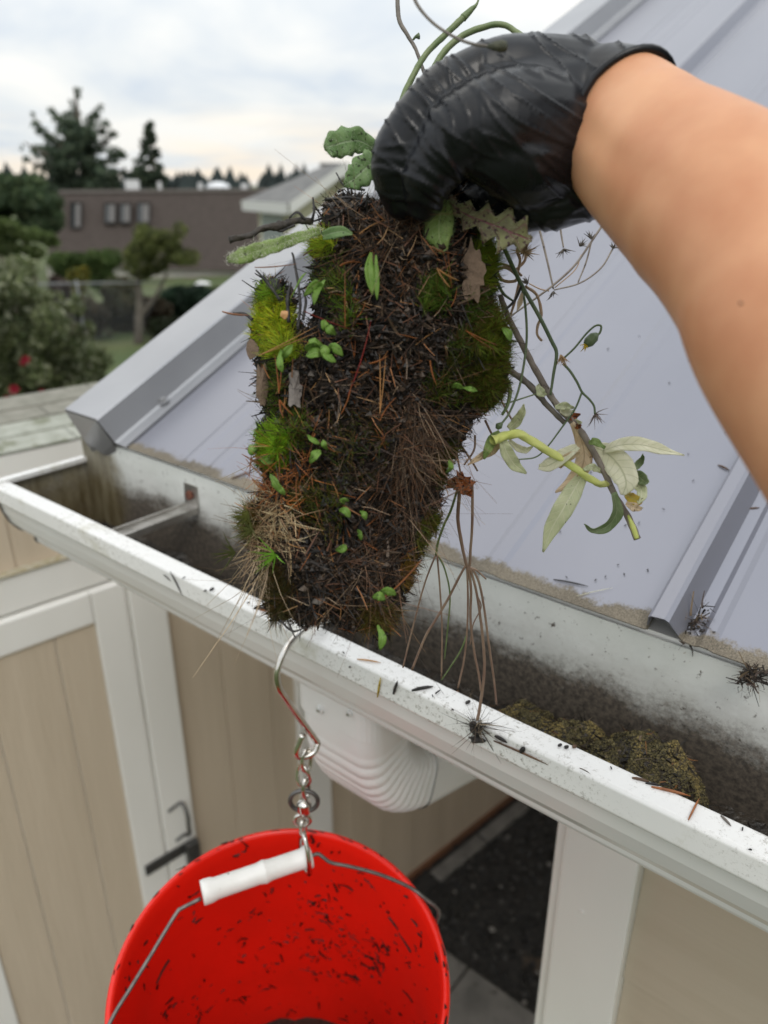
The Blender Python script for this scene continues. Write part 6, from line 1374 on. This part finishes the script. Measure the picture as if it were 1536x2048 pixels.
# small tree with forked trunk
r = 15; t = empty('small_tree', hv(278, r, gz(r)), 'small round headed olive green tree with forked pale trunk', 'tree')
tube('trunk', [at_r(277, 690, r), at_r(278, 640, r), at_r(280, 600, r), at_r(276, 560, r), at_r(282, 520, r)], [.09, .075, .06, .03], M['bark'], t, seg=8)
tube('limb', [at_r(279, 632, r), at_r(298, 610, r), at_r(318, 580, r), at_r(335, 545, r)], [.05, .02], M['bark'], t, seg=8)
bl_ = [pb_(310 + R.gauss(0, 33), 505 + R.gauss(0, 24), r + R.uniform(-.5, .5), R.uniform(14, 24), R.uniform(12, 20)) for k in range(22)] + [pb_(300 + R.uniform(-35, 45), 545 + R.uniform(-12, 12), r, 16, 10) for k in range(5)] + [pb_(312, 472, r, 24, 14)]
leafcloud('crown', bl_, 8000, .036, [(.085, .11, .03), (.13, .15, .045), (.17, .185, .06), (.06, .075, .025)], t)
# camellia-like flowering bush, near at left
r = 6.2; bb_ = empty('flowering_bush', hv(60, r, -2.7), 'grey green leafy bush with red flowers above the low shingle roof', 'bush')
for k in range(9):
    a = R.uniform(-60, 190); tube('branch', [hv(60 + R.uniform(-30, 30), r, -2.7), at_r(a * .7 + 20, 760, r + R.uniform(-.3, .3)), at_r(a, 600 + abs(a - 60) * .5, r + R.uniform(-.4, .4))], [.02, .012, .005], M['bark'], bb_, seg=6)
bl_ = [pb_(x, y, r + R.uniform(-.5, .5), 32, 30) for x in range(-70, 190, 28) for y in range(560 + max(0, (x - 20)) , 900, 34)] + [pb_(165, 740, r, 30, 40), pb_(195, 790, r, 30, 40), pb_(205, 720, r, 20, 22), pb_(150, 610, r, 20, 22), pb_(40, 535, r, 34, 24), pb_(-20, 560, r, 40, 30), pb_(175, 660, r, 18, 20), pb_(105, 600, r, 22, 18)]
leafcloud('leaves', bl_, 26000, .027, [(.12, .15, .065), (.18, .205, .10), (.28, .30, .19), (.075, .10, .042), (.45, .47, .34)], bb_, [.34, .3, .16, .14, .06], kind='stuff')
M['petal'] = mat('red_petal', (.32, .02, .04), (.42, .04, .07), 40, .5)
for (px, py, s_) in ((52, 718, .030), (28, 778, .036), (84, 784, .026), (15, 798, .03), (76, 792, .022), (46, 724, .024)):
    c_ = at_r(px, py, r - .55); vs = []; fs = []
    for lay in range(3):
        for k in range(6):
            a = 2 * math.pi * k / 6 + lay * .5; rr_ = s_ * (1 - lay * .27); rx_, aw2 = crossdir(px); dirv = rx_ * math.cos(a) + Vector((0, 0, 1)) * math.sin(a); sdv = rx_ * -math.sin(a) + Vector((0, 0, 1)) * math.cos(a); b0_ = len(vs)
            vs += [c_ - aw2 * .01 * lay, c_ + dirv * rr_ * .6 + sdv * rr_ * .4 - aw2 * (.01 + .012 * lay), c_ + dirv * rr_ - aw2 * .03 * (lay + .5), c_ + dirv * rr_ * .6 - sdv * rr_ * .4 - aw2 * (.01 + .012 * lay)]
            fs.append((b0_, b0_ + 1, b0_ + 2, b0_ + 3))
    mesh('flower', vs, fs, M['petal'], bb_)
# far wooded ridge
v, f, c = [], [], []
mbf = MB()
for k in range(900):
    px = R.uniform(-900, 2600); r = R.uniform(300, 420); h_ = R.uniform(7, 12) * (1.25 if R.random() < .15 else 1)
    z0 = -8 + (r - 300) * .012; q_ = hv(px, r, z0); w_ = R.uniform(2.5, 4.5); col = tuple(np.array((.045, .062, .060)) * R.uniform(.7, 1.2)); n_ = 7
    vs = [q_ + Vector((math.cos(2 * math.pi * j / n_) * w_ * R.uniform(.7, 1.2), math.sin(2 * math.pi * j / n_) * w_ * R.uniform(.7, 1.2), R.uniform(0, 1))) for j in range(n_)] + \
         [q_ + Vector((math.cos(2 * math.pi * j / n_) * w_ * R.uniform(.4, .8), math.sin(2 * math.pi * j / n_) * w_ * R.uniform(.4, .8), h_ * R.uniform(.45, .7))) for j in range(n_)] + [q_ + Vector((0, 0, h_))]
    mbf.add(vs, [(j, (j + 1) % n_, n_ + (j + 1) % n_, n_ + j) for j in range(n_)] + [(n_ + j, n_ + (j + 1) % n_, 2 * n_) for j in range(n_)], col)
tag(mbf.build('far_wood', M['foliage'], useg=True), 'bluish wooded ridge along the horizon', 'wood', kind='stuff')
